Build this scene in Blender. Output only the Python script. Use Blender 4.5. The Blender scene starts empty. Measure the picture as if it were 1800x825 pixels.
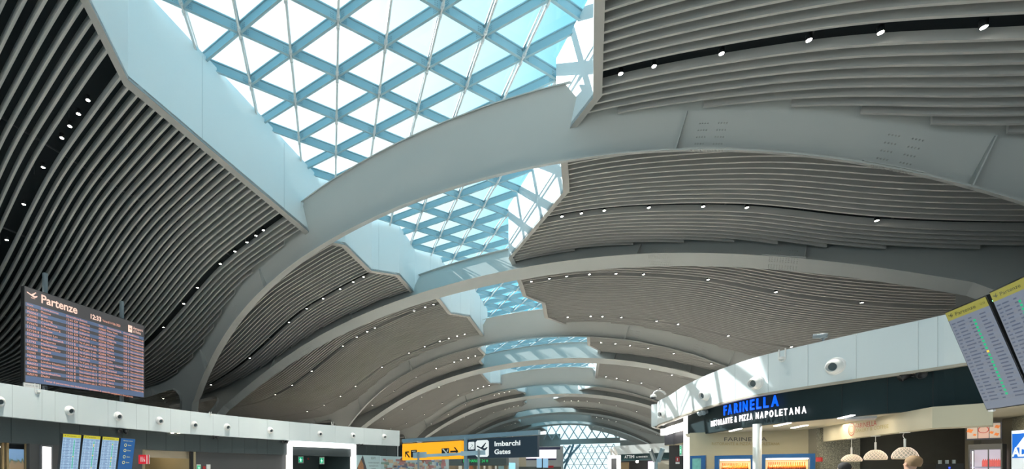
import bpy, bmesh, math, random
from mathutils import Vector, Matrix
random.seed(7)
SC = bpy.context.scene
COL = SC.collection

# ------------------------------------------------------------------ frame of the place
# metres; x = across the concourse (skewed bays), y = along it, z up, camera at the origin column
H = 14.0
PSI, XC, SK = -0.38873, -0.66119, -0.21097
CP, SP = math.cos(PSI), math.sin(PSI)
FPX, PX0, PY0 = 820.0, 700.0, 829.87
Y1, P = 2.04745, 1.99275
EYE = 1.6

# ------------------------------------------------------------------ camera
cam_d = bpy.data.cameras.new('camera')
cam = bpy.data.objects.new('camera', cam_d); COL.objects.link(cam)
cam_d.sensor_width = 36.0
cam_d.lens = FPX * 36.0 / 1800.0
cam_d.shift_x = (900 - PX0) / 1800.0
cam_d.shift_y = (PY0 - 412.5) / 1800.0
cam_d.clip_end = 1000
cam.location = (0, 0, EYE)
cam.rotation_euler = (math.pi / 2, 0, -PSI)
SC.camera = cam

# ------------------------------------------------------------------ sky, sun, exposure
SUN = Vector((-1.05, 0.50, 1.0)).normalized()
HAZE = Vector((CP * -.55 + SP, -SP * -.55 + CP, .75)).normalized()   # bright thin cloud, left of the view
SC.view_settings.view_transform = 'Standard'
SC.view_settings.look = 'None'
SC.view_settings.gamma = 1.0
SC.view_settings.use_curve_mapping = False
SC.view_settings.exposure = 0.6
world = bpy.data.worlds.new('sky'); SC.world = world
world.use_nodes = True
nt = world.node_tree; nt.nodes.clear()
n_out = nt.nodes.new('ShaderNodeOutputWorld'); n_bg = nt.nodes.new('ShaderNodeBackground')
n_tc = nt.nodes.new('ShaderNodeTexCoord')
n_dot = nt.nodes.new('ShaderNodeVectorMath'); n_dot.operation = 'DOT_PRODUCT'
n_dot.inputs[1].default_value = HAZE
n_mr = nt.nodes.new('ShaderNodeMapRange'); n_mr.inputs['From Min'].default_value = 0.78; n_mr.inputs['From Max'].default_value = 0.95
n_ns = nt.nodes.new('ShaderNodeTexNoise'); n_ns.inputs['Scale'].default_value = 2.2; n_ns.inputs['Detail'].default_value = 5
n_add = nt.nodes.new('ShaderNodeMath'); n_add.operation = 'MULTIPLY_ADD'; n_add.inputs[1].default_value = 0.9; n_add.inputs[2].default_value = -0.45
n_sum = nt.nodes.new('ShaderNodeMath'); n_sum.operation = 'ADD'; n_sum.use_clamp = True
n_mix = nt.nodes.new('ShaderNodeMix'); n_mix.data_type = 'RGBA'
n_mix.inputs['A'].default_value = (0.16, 0.56, 0.74, 1)
n_mix.inputs['B'].default_value = (0.88, 1.0, 1.04, 1)
n_sep = nt.nodes.new('ShaderNodeSeparateXYZ')
n_hz = nt.nodes.new('ShaderNodeMapRange'); n_hz.inputs['From Min'].default_value = 0.32; n_hz.inputs['From Max'].default_value = 0.1
n_mx = nt.nodes.new('ShaderNodeMath'); n_mx.operation = 'MAXIMUM'
L_ = nt.links.new
L_(n_tc.outputs['Generated'], n_dot.inputs[0]); L_(n_dot.outputs['Value'], n_mr.inputs['Value'])
L_(n_tc.outputs['Generated'], n_ns.inputs['Vector']); L_(n_ns.outputs['Fac'], n_add.inputs[0])
L_(n_mr.outputs['Result'], n_sum.inputs[0]); L_(n_add.outputs[0], n_sum.inputs[1])
L_(n_tc.outputs['Generated'], n_sep.inputs[0]); L_(n_sep.outputs['Z'], n_hz.inputs['Value'])
L_(n_sum.outputs[0], n_mx.inputs[0]); L_(n_hz.outputs['Result'], n_mx.inputs[1])
L_(n_mx.outputs[0], n_mix.inputs['Factor'])
L_(n_mix.outputs['Result'], n_bg.inputs['Color']); n_bg.inputs['Strength'].default_value = 1.0
L_(n_bg.outputs[0], n_out.inputs[0])
sd = bpy.data.lights.new('sun', 'SUN'); sd.energy = 7.0; sd.angle = math.radians(0.35); sd.color = (1.0, 0.97, 0.92)
sun = bpy.data.objects.new('sun', sd); COL.objects.link(sun)
sun.rotation_euler = SUN.to_track_quat('Z', 'Y').to_euler()
LAMP_W = 1900.0      # watts of each visible ceiling downlight

# ------------------------------------------------------------------ materials
MATS = {}
def mat(name, col, rough=0.6, metal=0.0, emit=None, es=1.0, var=0.0, vscale=3.0, spec=0.5):
    if name in MATS: return MATS[name]
    m = bpy.data.materials.new(name); m.use_nodes = True
    b = m.node_tree.nodes['Principled BSDF']
    b.inputs['Base Color'].default_value = (*col, 1)
    b.inputs['Roughness'].default_value = rough
    b.inputs['Metallic'].default_value = metal
    b.inputs['Specular IOR Level'].default_value = spec
    if var > 0:
        t = m.node_tree.nodes.new('ShaderNodeTexCoord'); ns = m.node_tree.nodes.new('ShaderNodeTexNoise')
        ns.inputs['Scale'].default_value = vscale; ns.inputs['Detail'].default_value = 4
        r = m.node_tree.nodes.new('ShaderNodeMix'); r.data_type = 'RGBA'
        r.inputs['A'].default_value = (*[c * (1 - var) for c in col], 1); r.inputs['B'].default_value = (*[min(1, c * (1 + var)) for c in col], 1)
        m.node_tree.links.new(t.outputs['Object'], ns.inputs['Vector']); m.node_tree.links.new(ns.outputs['Fac'], r.inputs['Factor'])
        m.node_tree.links.new(r.outputs['Result'], b.inputs['Base Color'])
    if emit:
        b.inputs['Emission Color'].default_value = (*emit, 1); b.inputs['Emission Strength'].default_value = es
    MATS[name] = m
    return m
M_SLAT = mat('slat_paint', (0.46, 0.45, 0.43), 0.5, var=0.05, vscale=0.5)
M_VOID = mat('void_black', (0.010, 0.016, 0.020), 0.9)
M_BEAM = mat('arch_paint', (0.46, 0.475, 0.46), 0.45, var=0.04, vscale=0.3)
M_WELL = mat('well_panel', (0.80, 0.84, 0.85), 0.5, var=0.02, vscale=0.3)
M_TRIM = mat('well_trim', (0.42, 0.41, 0.39), 0.5)
M_GRID = mat('grid_sky_tint', (0.34, 0.50, 0.56), 0.4)  # pale steel; the blue cast of the sky is put into its colour
M_PURL = mat('purlin_paint', (0.74, 0.76, 0.76), 0.35)
M_BAND = mat('fascia_white', (0.70, 0.76, 0.775), 0.4, var=0.03, vscale=0.4)
M_SEAM = mat('fascia_seam', (0.56, 0.61, 0.62), 0.6)
M_DARK = mat('dark_cladding', (0.045, 0.060, 0.065), 0.45, var=0.1, vscale=0.6)
M_DGREY = mat('dark_grey_wall', (0.060, 0.062, 0.066), 0.5)
M_GREEN = mat('night_green_band', (0.008, 0.022, 0.026), 0.6, spec=0.3)
M_FLOOR = mat('stone_floor', (0.66, 0.64, 0.60), 0.25, var=0.06, vscale=0.6)
M_BLACK = mat('black_casing', (0.012, 0.013, 0.015), 0.4)
M_WHITE = mat('white_plastic', (0.80, 0.79, 0.77), 0.35)
M_NOZ = mat('nozzle_dark', (0.10, 0.13, 0.14), 0.6)
M_GREYM = mat('grey_metal', (0.25, 0.30, 0.33), 0.4, metal=0.2)
M_BLUEM = mat('blue_grey_metal', (0.22, 0.33, 0.40), 0.4)
M_LAMP = mat('lamp_glow', (1, 1, 1), emit=(1.0, 0.94, 0.82), es=30)
M_TUBE = mat('tube_glow', (1, 1, 1), emit=(1.0, 0.93, 0.86), es=3.0)
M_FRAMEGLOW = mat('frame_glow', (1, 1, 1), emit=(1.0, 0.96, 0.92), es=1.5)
M_CREAM = mat('cream_wall', (0.42, 0.39, 0.28), 0.7, var=0.04)
M_CREAML = mat('cream_light', (0.55, 0.52, 0.42), 0.7)
M_PINK = mat('led_text', (0, 0, 0), emit=(1.0, 0.45, 0.32), es=0.75)
M_LEDW = mat('led_title', (0, 0, 0), emit=(1.0, 0.62, 0.50), es=0.85)

def glass_mat(name, tint, gl=0.06):
    m = bpy.data.materials.new(name); m.use_nodes = True; t = m.node_tree; t.nodes.clear()
    o = t.nodes.new('ShaderNodeOutputMaterial'); mx = t.nodes.new('ShaderNodeMixShader')
    tr = t.nodes.new('ShaderNodeBsdfTransparent'); g = t.nodes.new('ShaderNodeBsdfGlossy')
    tr.inputs['Color'].default_value = (*tint, 1); g.inputs['Roughness'].default_value = 0.03
    mx.inputs[0].default_value = gl
    t.links.new(tr.outputs[0], mx.inputs[1]); t.links.new(g.outputs[0], mx.inputs[2]); t.links.new(mx.outputs[0], o.inputs[0])
    return m
M_GLASS = glass_mat('roof_glass', (0.90, 0.98, 1.0))
M_CLEAR = glass_mat('shop_glass', (0.95, 0.97, 0.97), 0.04)

def tile_mat():
    m = bpy.data.materials.new('patterned_tile'); m.use_nodes = True; t = m.node_tree
    b = t.nodes['Principled BSDF']; tc = t.nodes.new('ShaderNodeTexCoord')
    mp = t.nodes.new('ShaderNodeMapping'); mp.inputs['Scale'].default_value = (9, 9, 9)
    v = t.nodes.new('ShaderNodeTexVoronoi'); v.feature = 'DISTANCE_TO_EDGE'
    r = t.nodes.new('ShaderNodeValToRGB'); r.color_ramp.elements[0].position = 0.09; r.color_ramp.elements[1].position = 0.14
    r.color_ramp.elements[0].color = (0.42, 0.41, 0.33, 1); r.color_ramp.elements[1].color = (0.035, 0.04, 0.035, 1)
    t.links.new(tc.outputs['Object'], mp.inputs[0]); t.links.new(mp.outputs[0], v.inputs['Vector'])
    t.links.new(v.outputs['Distance'], r.inputs[0]); t.links.new(r.outputs[0], b.inputs['Base Color'])
    return m
M_TILE = tile_mat()

# ------------------------------------------------------------------ mesh helpers
TXT = {}
class MB:
    def __init__(s): s.v = []; s.f = []
    def add(s, vs, fs):
        o = len(s.v); s.v += [tuple(x) for x in vs]; s.f += [tuple(i + o for i in f) for f in fs]; return s
    def hexa(s, p):   # 8 points: bottom ring 0-3, top ring 4-7
        return s.add(p, [(3, 2, 1, 0), (4, 5, 6, 7), (0, 1, 5, 4), (1, 2, 6, 5), (2, 3, 7, 6), (3, 0, 4, 7)])
    def box(s, c, ax, ay, az):    # centre, half axes
        c = Vector(c); ax, ay, az = Vector(ax), Vector(ay), Vector(az)
        return s.hexa([c - ax - ay - az, c + ax - ay - az, c + ax + ay - az, c - ax + ay - az,
                       c - ax - ay + az, c + ax - ay + az, c + ax + ay + az, c - ax + ay + az])
    def bar(s, a, b, w, h, up=Vector((0, 0, 1))):   # a,b on the centre line, w wide, h high
        a, b = Vector(a), Vector(b); d = (b - a).normalized(); sd_ = d.cross(up)
        if sd_.length < 1e-5: sd_ = Vector((1, 0, 0))
        sd_.normalize(); u = sd_.cross(d)
        return s.box((a + b) / 2, (b - a) / 2, sd_ * w / 2, u * h / 2)
    def tube(s, a, b, r0, r1=None, n=16, cap=True):
        r1 = r0 if r1 is None else r1
        a, b = Vector(a), Vector(b); d = (b - a).normalized()
        x = d.orthogonal().normalized(); y = d.cross(x)
        vs = []
        for k in range(n):
            t = 2 * math.pi * k / n; w = x * math.cos(t) + y * math.sin(t)
            vs += [a + w * r0, b + w * r1]
        fs = [(2 * k, 2 * ((k + 1) % n), 2 * ((k + 1) % n) + 1, 2 * k + 1) for k in range(n)]
        if cap: fs += [tuple(2 * k for k in range(n))[::-1], tuple(2 * k + 1 for k in range(n))]
        return s.add(vs, fs)
    def lathe(s, o, d, prof, n=24):   # prof: (along, radius)
        o = Vector(o); d = Vector(d).normalized(); x = d.orthogonal().normalized(); y = d.cross(x); m = len(prof)
        vs = [o + d * a + (x * math.cos(2 * math.pi * k / n) + y * math.sin(2 * math.pi * k / n)) * r for k in range(n) for a, r in prof]
        fs = [(k * m + j, ((k + 1) % n) * m + j, ((k + 1) % n) * m + j + 1, k * m + j + 1) for k in range(n) for j in range(m - 1)]
        return s.add(vs, fs)
    def quad(s, a, b, c, d): return s.add([a, b, c, d], [(0, 1, 2, 3)])
    def build(s, name, m, parent=None, smooth=False):
        me = bpy.data.meshes.new(name); me.from_pydata([tuple(x) for x in s.v], [], s.f)
        bm = bmesh.new(); bm.from_mesh(me); bmesh.ops.recalc_face_normals(bm, faces=bm.faces); bm.to_mesh(me); bm.free()
        me.materials.append(m)
        if smooth: me.polygons.foreach_set('use_smooth', [True] * len(me.polygons))
        o = bpy.data.objects.new(name, me); COL.objects.link(o)
        if parent:
            o.parent = parent
            o.matrix_parent_inverse = Matrix.Translation(parent.location).inverted() if False else Matrix.Identity(4)
            if parent.type == 'EMPTY' or parent.location.length > 0:
                me.transform(Matrix.Translation(-world_loc(parent)))
        return o
def world_loc(o):
    v = Vector(o.location)
    while o.parent: o = o.parent; v += o.location
    return v
def tag(o, label=None, cat=None, group=None, kind=None):
    if label: o['label'] = label
    if cat: o['category'] = cat
    if group: o['group'] = group
    if kind: o['kind'] = kind
    return o
def struct(o): o['kind'] = 'structure'; return o
def thing(name, label, cat, loc, group=None):
    o = bpy.data.objects.new(name, None); COL.objects.link(o); o.location = loc; o.empty_display_size = 0.1
    return tag(o, label, cat, group)
ORD = 'first second third fourth fifth sixth seventh eighth ninth tenth eleventh twelfth thirteenth fourteenth fifteenth sixteenth seventeenth eighteenth'.split()

# ------------------------------------------------------------------ roof geometry
US = [-3.2, -2.35, -1.9, -1.69, -1.46, -1.29, -1., -.87, -.72, -.6, -.45, -.25, .05, .36, .55, .66, .79, .92, 1.05, 1.18, 1.42, 1.66, 1.9, 2.3, 3.2]
ZS = [.555, .56, .575, .62, .69, .765, .905, .955, .985, 1.012, 1.040, 1.058, 1.068, 1.06, 1.045, 1.028, 1.0, .963, .922, .878, .758, .668, .6, .56, .55]
def _smooth():
    n = 641; xs = [-3.2 + 6.4 * i / (n - 1) for i in range(n)]
    out = []
    for x in xs:
        for i in range(len(US) - 1):
            if x <= US[i + 1]: break
        t = (x - US[i]) / (US[i + 1] - US[i]); out.append(ZS[i] + t * (ZS[i + 1] - ZS[i]))
    for _ in range(2):
        w = 9; pad = [out[0]] * w + out + [out[-1]] * w
        out = [sum(pad[i:i + 2 * w + 1]) / (2 * w + 1) for i in range(n)]
    return out
_SM = _smooth()
def S(u):
    t = (min(3.199, max(-3.2, u)) + 3.2) / 0.01; i = int(t); return _SM[i] + (t - i) * (_SM[min(640, i + 1)] - _SM[i])
def Wp(u, v, z):   # roof coordinates (units of H) -> world
    return Vector((H * (XC + u), H * (v + SK * u), EYE + H * z))
C1_, C2_, C3_, C4_, C6_ = None, None, None, None, None
def za(u):
    return 1 + .1 * (0.16822 * u + 0.05325 * u ** 3 - 1.39293 * u * u - 0.22212 * u ** 4 + 0.0204 * u ** 6)
DL, DC = 0.56243, -0.14704
def arch_v(k, z):
    s = -1 if k % 2 else 1
    return Y1 + P * ((k + 1) // 2 - 1) + s * (DL * (z + .13) / 1.13 + DC)
def WA(k, u, z): return Wp(u, arch_v(k, z), z)

LEFT = [(-1.2, -.30), (-.7, -.46), (-.1, -.40), (.3, -.20), (.45, -.26), (.62, -.363), (.768, -.46), (1.69, -.453), (1.77, -.40), (1.808, -.374), (2.10, -.381), (2.246, -.276), (2.506, -.285),
        (2.636, -.212), (2.684, -.181), (2.966, -.19), (3.11, -.092), (3.74, -.10), (3.894, -.20), (4.134, -.199), (4.312, -.288), (4.596, -.298),
        (4.796, -.388), (5.372, -.409), (5.5, -.316), (5.82, -.30), (6.038, -.205), (6.204, -.199), (6.366, -.131), (6.75, -.129), (6.948, -.167), (7.178, -.244),
        (7.326, -.231), (7.596, -.337), (7.87, -.35), (8.254, -.53), (8.734, -.633), (9.308, -.617), (9.758, -.636), (10.144, -.526), (10.7, -.50), (11.284, -.371), (12.4, -.326)]
RIGHT = [(-1.2, .42), (.3, .42), (.55, .67), (1.518, .671), (1.68, .564), (1.778, .573), (1.948, .572), (2.40, .292), (2.498, .297), (2.626, .293), (2.944, .291), (3.114, .386), (3.408, .378),
         (3.778, .591), (3.966, .645), (4.204, .647), (4.36, .725), (4.584, .728), (5.912, .716), (6.188, .703), (6.48, .528), (6.71, .526), (6.946, .359), (7.216, .175),
         (7.744, .261), (8.252, .392), (8.736, .524), (9.232, .682), (10.336, .695), (11.568, .637), (12.4, .68)]
def edge(pts, v):
    for i in range(len(pts) - 1):
        if v <= pts[i + 1][0]:
            a, b = pts[i], pts[i + 1]; return a[1] + (v - a[0]) / (b[0] - a[0]) * (b[1] - a[1])
    return pts[-1][1]
TW = 0.022          # soffit trim width around the openings
V0, V1 = -1.2, 12.4
PITCH = 0.0275

LINES = [-.6, .062, .728, 1.466, 2.133, 2.761, 3.468]
while LINES[-1] < V1: LINES.append(LINES[-1] + P / 3)
slat_vs = []
cells = [V0] + LINES
# ------- slatted ceiling panels, one mesh per cell and side
def slat_run(mb, v, us):
    w, h = 0.042 / H, 0.30 / H
    vs = []; 
    for u in us:
        z = S(u)
        vs += [Wp(u, v - w, z), Wp(u, v + w, z), Wp(u, v + w, z + h), Wp(u, v - w, z + h)]
    n = len(us); fs = []
    for i in range(n - 1):
        a, b = 4 * i, 4 * i + 4
        fs += [(a, a + 1, b + 1, b), (a + 1, a + 2, b + 2, b + 1), (a + 2, a + 3, b + 3, b + 2), (a + 3, a, b, b + 3)]
    fs += [(0, 3, 2, 1), (4 * n - 4, 4 * n - 3, 4 * n - 2, 4 * n - 1)]
    mb.add(vs, fs)
def runs(v, u0, u1, step):
    """split the slat where an arch web passes"""
    n = max(2, int(abs(u1 - u0) / step)); us = [u0 + (u1 - u0) * i / n for i in range(n + 1)]
    out = []; cur = []
    for u in us:
        blocked = False
        for k in range(1, 11):
            if abs(arch_v(k, S(u)) - v) < 0.020 and abs(u) < 2.5: blocked = True; break
        if blocked:
            if len(cur) > 2: out.append(cur)
            cur = []
        else: cur.append(u)
    if len(cur) > 2: out.append(cur)
    return out
for ci in range(len(cells) - 1):
    a, b = cells[ci], min(cells[ci + 1], V1)
    if a >= V1: break
    n = int(round((b - a) / PITCH)); pit = (b - a) / n
    for side in (-1, 1):
        mb = MB()
        for i in range(1, n):
            v = a + i * pit
            tw = TW
            e = edge(LEFT, v) - tw if side < 0 else edge(RIGHT, v) + tw
            far = -2.95 if side < 0 else 2.6
            for r in runs(v, e, far, 0.02 if v < 4 else 0.05): slat_run(mb, v, r)
        struct(mb.build('ceiling', M_SLAT))

# ------- dark deck above the slats
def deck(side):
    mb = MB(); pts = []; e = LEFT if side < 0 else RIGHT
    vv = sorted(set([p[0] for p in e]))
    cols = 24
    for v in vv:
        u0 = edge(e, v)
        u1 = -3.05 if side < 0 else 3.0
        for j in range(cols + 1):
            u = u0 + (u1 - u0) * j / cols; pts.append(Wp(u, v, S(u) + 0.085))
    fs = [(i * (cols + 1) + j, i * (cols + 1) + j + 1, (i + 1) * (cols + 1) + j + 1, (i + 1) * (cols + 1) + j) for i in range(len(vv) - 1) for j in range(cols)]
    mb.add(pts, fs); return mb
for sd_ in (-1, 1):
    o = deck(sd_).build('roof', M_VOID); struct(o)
# rods and ducts that show between the slats
mb = MB()
for v in [x * 0.18 - 0.9 for x in range(24)]:
    for u in (-2.2, -1.7, -1.25, -.95, -.7, .95, 1.3, 1.7):
        mb.tube(Wp(u, v, S(u) + .012), Wp(u, v, S(u) + .084), 0.012, n=6)
for u in (-2.1, -1.65, -1.2, -.85, 1.1, 1.5):
    mb.bar(Wp(u, V0, S(u) + .03), Wp(u, 4, S(u) + .03), 0.06, 0.06)
struct(mb.build('ceiling_hangers', mat('hanger_steel', (0.06, 0.065, 0.07), 0.6)))

# ------- light wells: walls, trims and glazing between neighbouring arches
ZG = 1.300
def densify(pts, a, b):
    vs = [a] + [p[0] for p in pts if a < p[0] < b] + [b]
    return [(v, edge(pts, v)) for v in vs]
def well_wall(pts, side, a, b):
    mb = MB(); tr = MB(); dp = densify(pts, a, b); th = 0.008 * side
    for (va, ua), (vb, ub) in zip(dp, dp[1:]):
        z0a, z0b = S(ua) - .004, S(ub) - .004
        zt = ZG + 0.012
        mb.hexa([Wp(ua, va, z0a), Wp(ub, vb, z0b), Wp(ub + th, vb, z0b), Wp(ua + th, va, z0a),
                 Wp(ua, va, zt), Wp(ub, vb, zt), Wp(ub + th, vb, zt), Wp(ua + th, va, zt)])
        t2 = TW * side; zz = 0.012
        tr.hexa([Wp(ua, va, z0a - .002), Wp(ub, vb, z0b - .002), Wp(ub + t2, vb, S(ub + t2) - .006), Wp(ua + t2, va, S(ua + t2) - .006),
                 Wp(ua, va, z0a + zz - .002), Wp(ub, vb, z0b + zz - .002), Wp(ub + t2, vb, S(ub + t2) + zz), Wp(ua + t2, va, S(ua + t2) + zz)])
    # panel seams
    return mb, tr
bounds = [V0] + [arch_v(k, 1.07) for k in range(1, 11)] + [V1]
for bi in range(len(bounds) - 1):
    a, b = bounds[bi], bounds[bi + 1]
    for nm, pts, side in (('wall_left', LEFT, -1), ('wall_right', RIGHT, 1)):
        mb, tr = well_wall(pts, side, a, b)
        w = struct(mb.build(nm, M_WELL)); tr.build('trim', M_TRIM, w)
        if a < 3:   # fine vertical joints of the lining
            sm = MB()
            for v in [a + .12 + .42 * i for i in range(9)]:
                if v < b - .05:
                    u = edge(pts, v) - side * .0006
                    sm.box(Wp(u, v, (S(u) + ZG) / 2), (0, 0.008, 0), (0.004, 0, 0), (0, 0, H * (ZG - S(u)) / 2))
            if sm.v: sm.build('joint', M_SEAM, w)

# triangular grid of the rooflight
UA, VA, DU, DV = -.011, 1.18, .0955, .142
def inside(u, v, m=0.0):
    return edge(LEFT, v) - m < u < edge(RIGHT, v) + m
for bi in range(len(bounds) - 1):
    a, b = bounds[bi], bounds[bi + 1]
    # arch tops lean, so the roof bays divide at the arch plane carried up to the glass
    av = V0 if bi == 0 else arch_v(bi, 1.17)
    bv = V1 if bi == 10 else arch_v(bi + 1, 1.17)
    beams, purl, bolts = MB(), MB(), MB()
    j0 = int(math.floor((av - VA) / DV)) - 1; j1 = int(math.ceil((bv - VA) / DV)) + 1
    near = a < 2.7
    bd, bw = 0.40, 0.11
    for j in range(j0, j1 + 1):
        v = VA + j * DV
        if not (av - .0 <= v < bv): continue
        for i in range(-9, 10):
            if (i + j) % 2: continue
            u = UA + i * DU
            if not inside(u, v, .12): continue
            p = Wp(u, v, ZG)
            for di, dj, fam in ((1, 1, 0), (2, 0, 0), (-1, 1, 1)):
                u2, v2 = u + di * DU, v + dj * DV
                if not (inside(u2, v2, .12)): continue
                if not (inside(u, v, .02) or inside(u2, v2, .02)): continue
                if v2 > V1: continue
                q = Wp(u2, v2, ZG)
                if fam == 0:
                    up = Vector((0, 0, bd / 2))
                    beams.bar(p + up, q + up, 0.05, bd)
                    beams.bar(p, q, bw, 0.035)
                    beams.bar(p + 2 * up, q + 2 * up, 0.16, 0.05)
                    if near:
                        d = (q - p).normalized(); sdv = d.cross(Vector((0, 0, 1)))
                        for e_, dd in ((p, d), (q, -d)):
                            for r_ in range(3):
                                for c_ in range(3):
                                    cc = e_ + dd * (.22 + .06 * c_) + Vector((0, 0, .08 + .08 * r_))
                                    bolts.box(cc + sdv * .03, dd * .012, sdv * .008, (0, 0, .012)); bolts.box(cc - sdv * .03, dd * .012, sdv * .008, (0, 0, .012))
                else:
                    purl.tube(p + Vector((0, 0, .02)), q + Vector((0, 0, .02)), 0.055, n=8, cap=False)
                    purl.bar(p + Vector((0, 0, .36)), q + Vector((0, 0, .36)), 0.07, 0.05)
                    d = (q - p)
                    if near:
                        for tt in (.06, .10, .90, .94): purl.tube(p + d * tt + Vector((0, 0, .02)), p + d * (tt + .015) + Vector((0, 0, .02)), 0.085, n=8)
    gl = MB(); dpv = sorted(set([av, bv] + [x[0] for x in LEFT + RIGHT if av < x[0] < bv]))
    for va, vb in zip(dpv, dpv[1:]):
        gl.quad(Wp(edge(LEFT, va) - .005, va, ZG + .031), Wp(edge(RIGHT, va) + .005, va, ZG + .031), Wp(edge(RIGHT, vb) + .005, vb, ZG + .031), Wp(edge(LEFT, vb) - .005, vb, ZG + .031))
    w = struct(gl.build('window_%d' % (bi + 1), M_GLASS))
    beams.build('grid_beams', M_GRID, w); purl.build('grid_tubes', M_PURL, w, True)
    if bolts.v: bolts.build('bolts', M_GREYM, w)['kind'] = 'stuff'

# ------------------------------------------------------------------ arches
def ngon_plate(k, outline, th):
    """outline in (u,z); thin plate in the arch plane"""
    s = -1 if k % 2 else 1
    tz = Vector((0, s * DL / 1.13, 1)); tu = Vector((1, SK, 0)); nn = tu.cross(tz).normalized()
    a = [WA(k, u, z) + nn * th / 2 for u, z in outline]; b = [WA(k, u, z) - nn * th / 2 for u, z in outline]
    from mathutils.geometry import tessellate_polygon
    n = len(outline)
    tris = tessellate_polygon([[Vector((u, z, 0)) for u, z in outline]])
    fs = [tuple(t) for t in tris] + [tuple(i + n for i in t[::-1]) for t in tris] + [(i, i + n, (i + 1) % n + n, (i + 1) % n) for i in range(n)]
    mb = MB(); mb.add(a + b, fs)
    return mb, nn
def ribbon(mb, k, path, nn, w, th=0.05, ws=None):
    """flange: strip along path (u,z), w wide across the arch plane"""
    pts = [WA(k, u, z) for u, z in path]; vs = []
    for i, p in enumerate(pts):
        d = (pts[min(i + 1, len(pts) - 1)] - pts[max(i - 1, 0)]).normalized(); up = nn.cross(d).normalized()
        ww = ws[i] if ws else w
        vs += [p - nn * ww / 2 - up * th / 2, p + nn * ww / 2 - up * th / 2, p + nn * ww / 2 + up * th / 2, p - nn * ww / 2 + up * th / 2]
    fs = []
    for i in range(len(pts) - 1):
        a, b = 4 * i, 4 * i + 4
        fs += [(a, a + 1, b + 1, b), (a + 1, a + 2, b + 2, b + 1), (a + 2, a + 3, b + 3, b + 2), (a + 3, a, b, b + 3)]
    n = len(pts); fs += [(0, 3, 2, 1), (4 * n - 4, 4 * n - 3, 4 * n - 2, 4 * n - 1)]
    mb.add(vs, fs)
WH = ['leaning toward the viewer, broad pale web crossing the nearest rooflight', 'leaning away, wide flat underside below the second rooflight bay']
ARCHL = ['nearest roof arch, broad pale web facing the viewer below the nearest rooflight',
         'second roof arch from the viewer, wide grey underside sweeping to the boards at right',
         'third roof arch from the viewer, web with upright stiffeners across mid picture',
         'fourth roof arch from the viewer, flat underside just behind the third arch',
         'fifth roof arch from the viewer, pale web below a thin strip of rooflight',
         'sixth roof arch from the viewer, narrow brown-grey underside in the distance',
         'seventh roof arch from the viewer, small grey band beyond the sixth',
         'eighth roof arch from the viewer, thin underside far down the concourse',
         'ninth roof arch from the viewer, seen as a pale strip near the end wall',
         'farthest roof arch, thin line just in front of the glazed end']
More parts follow.
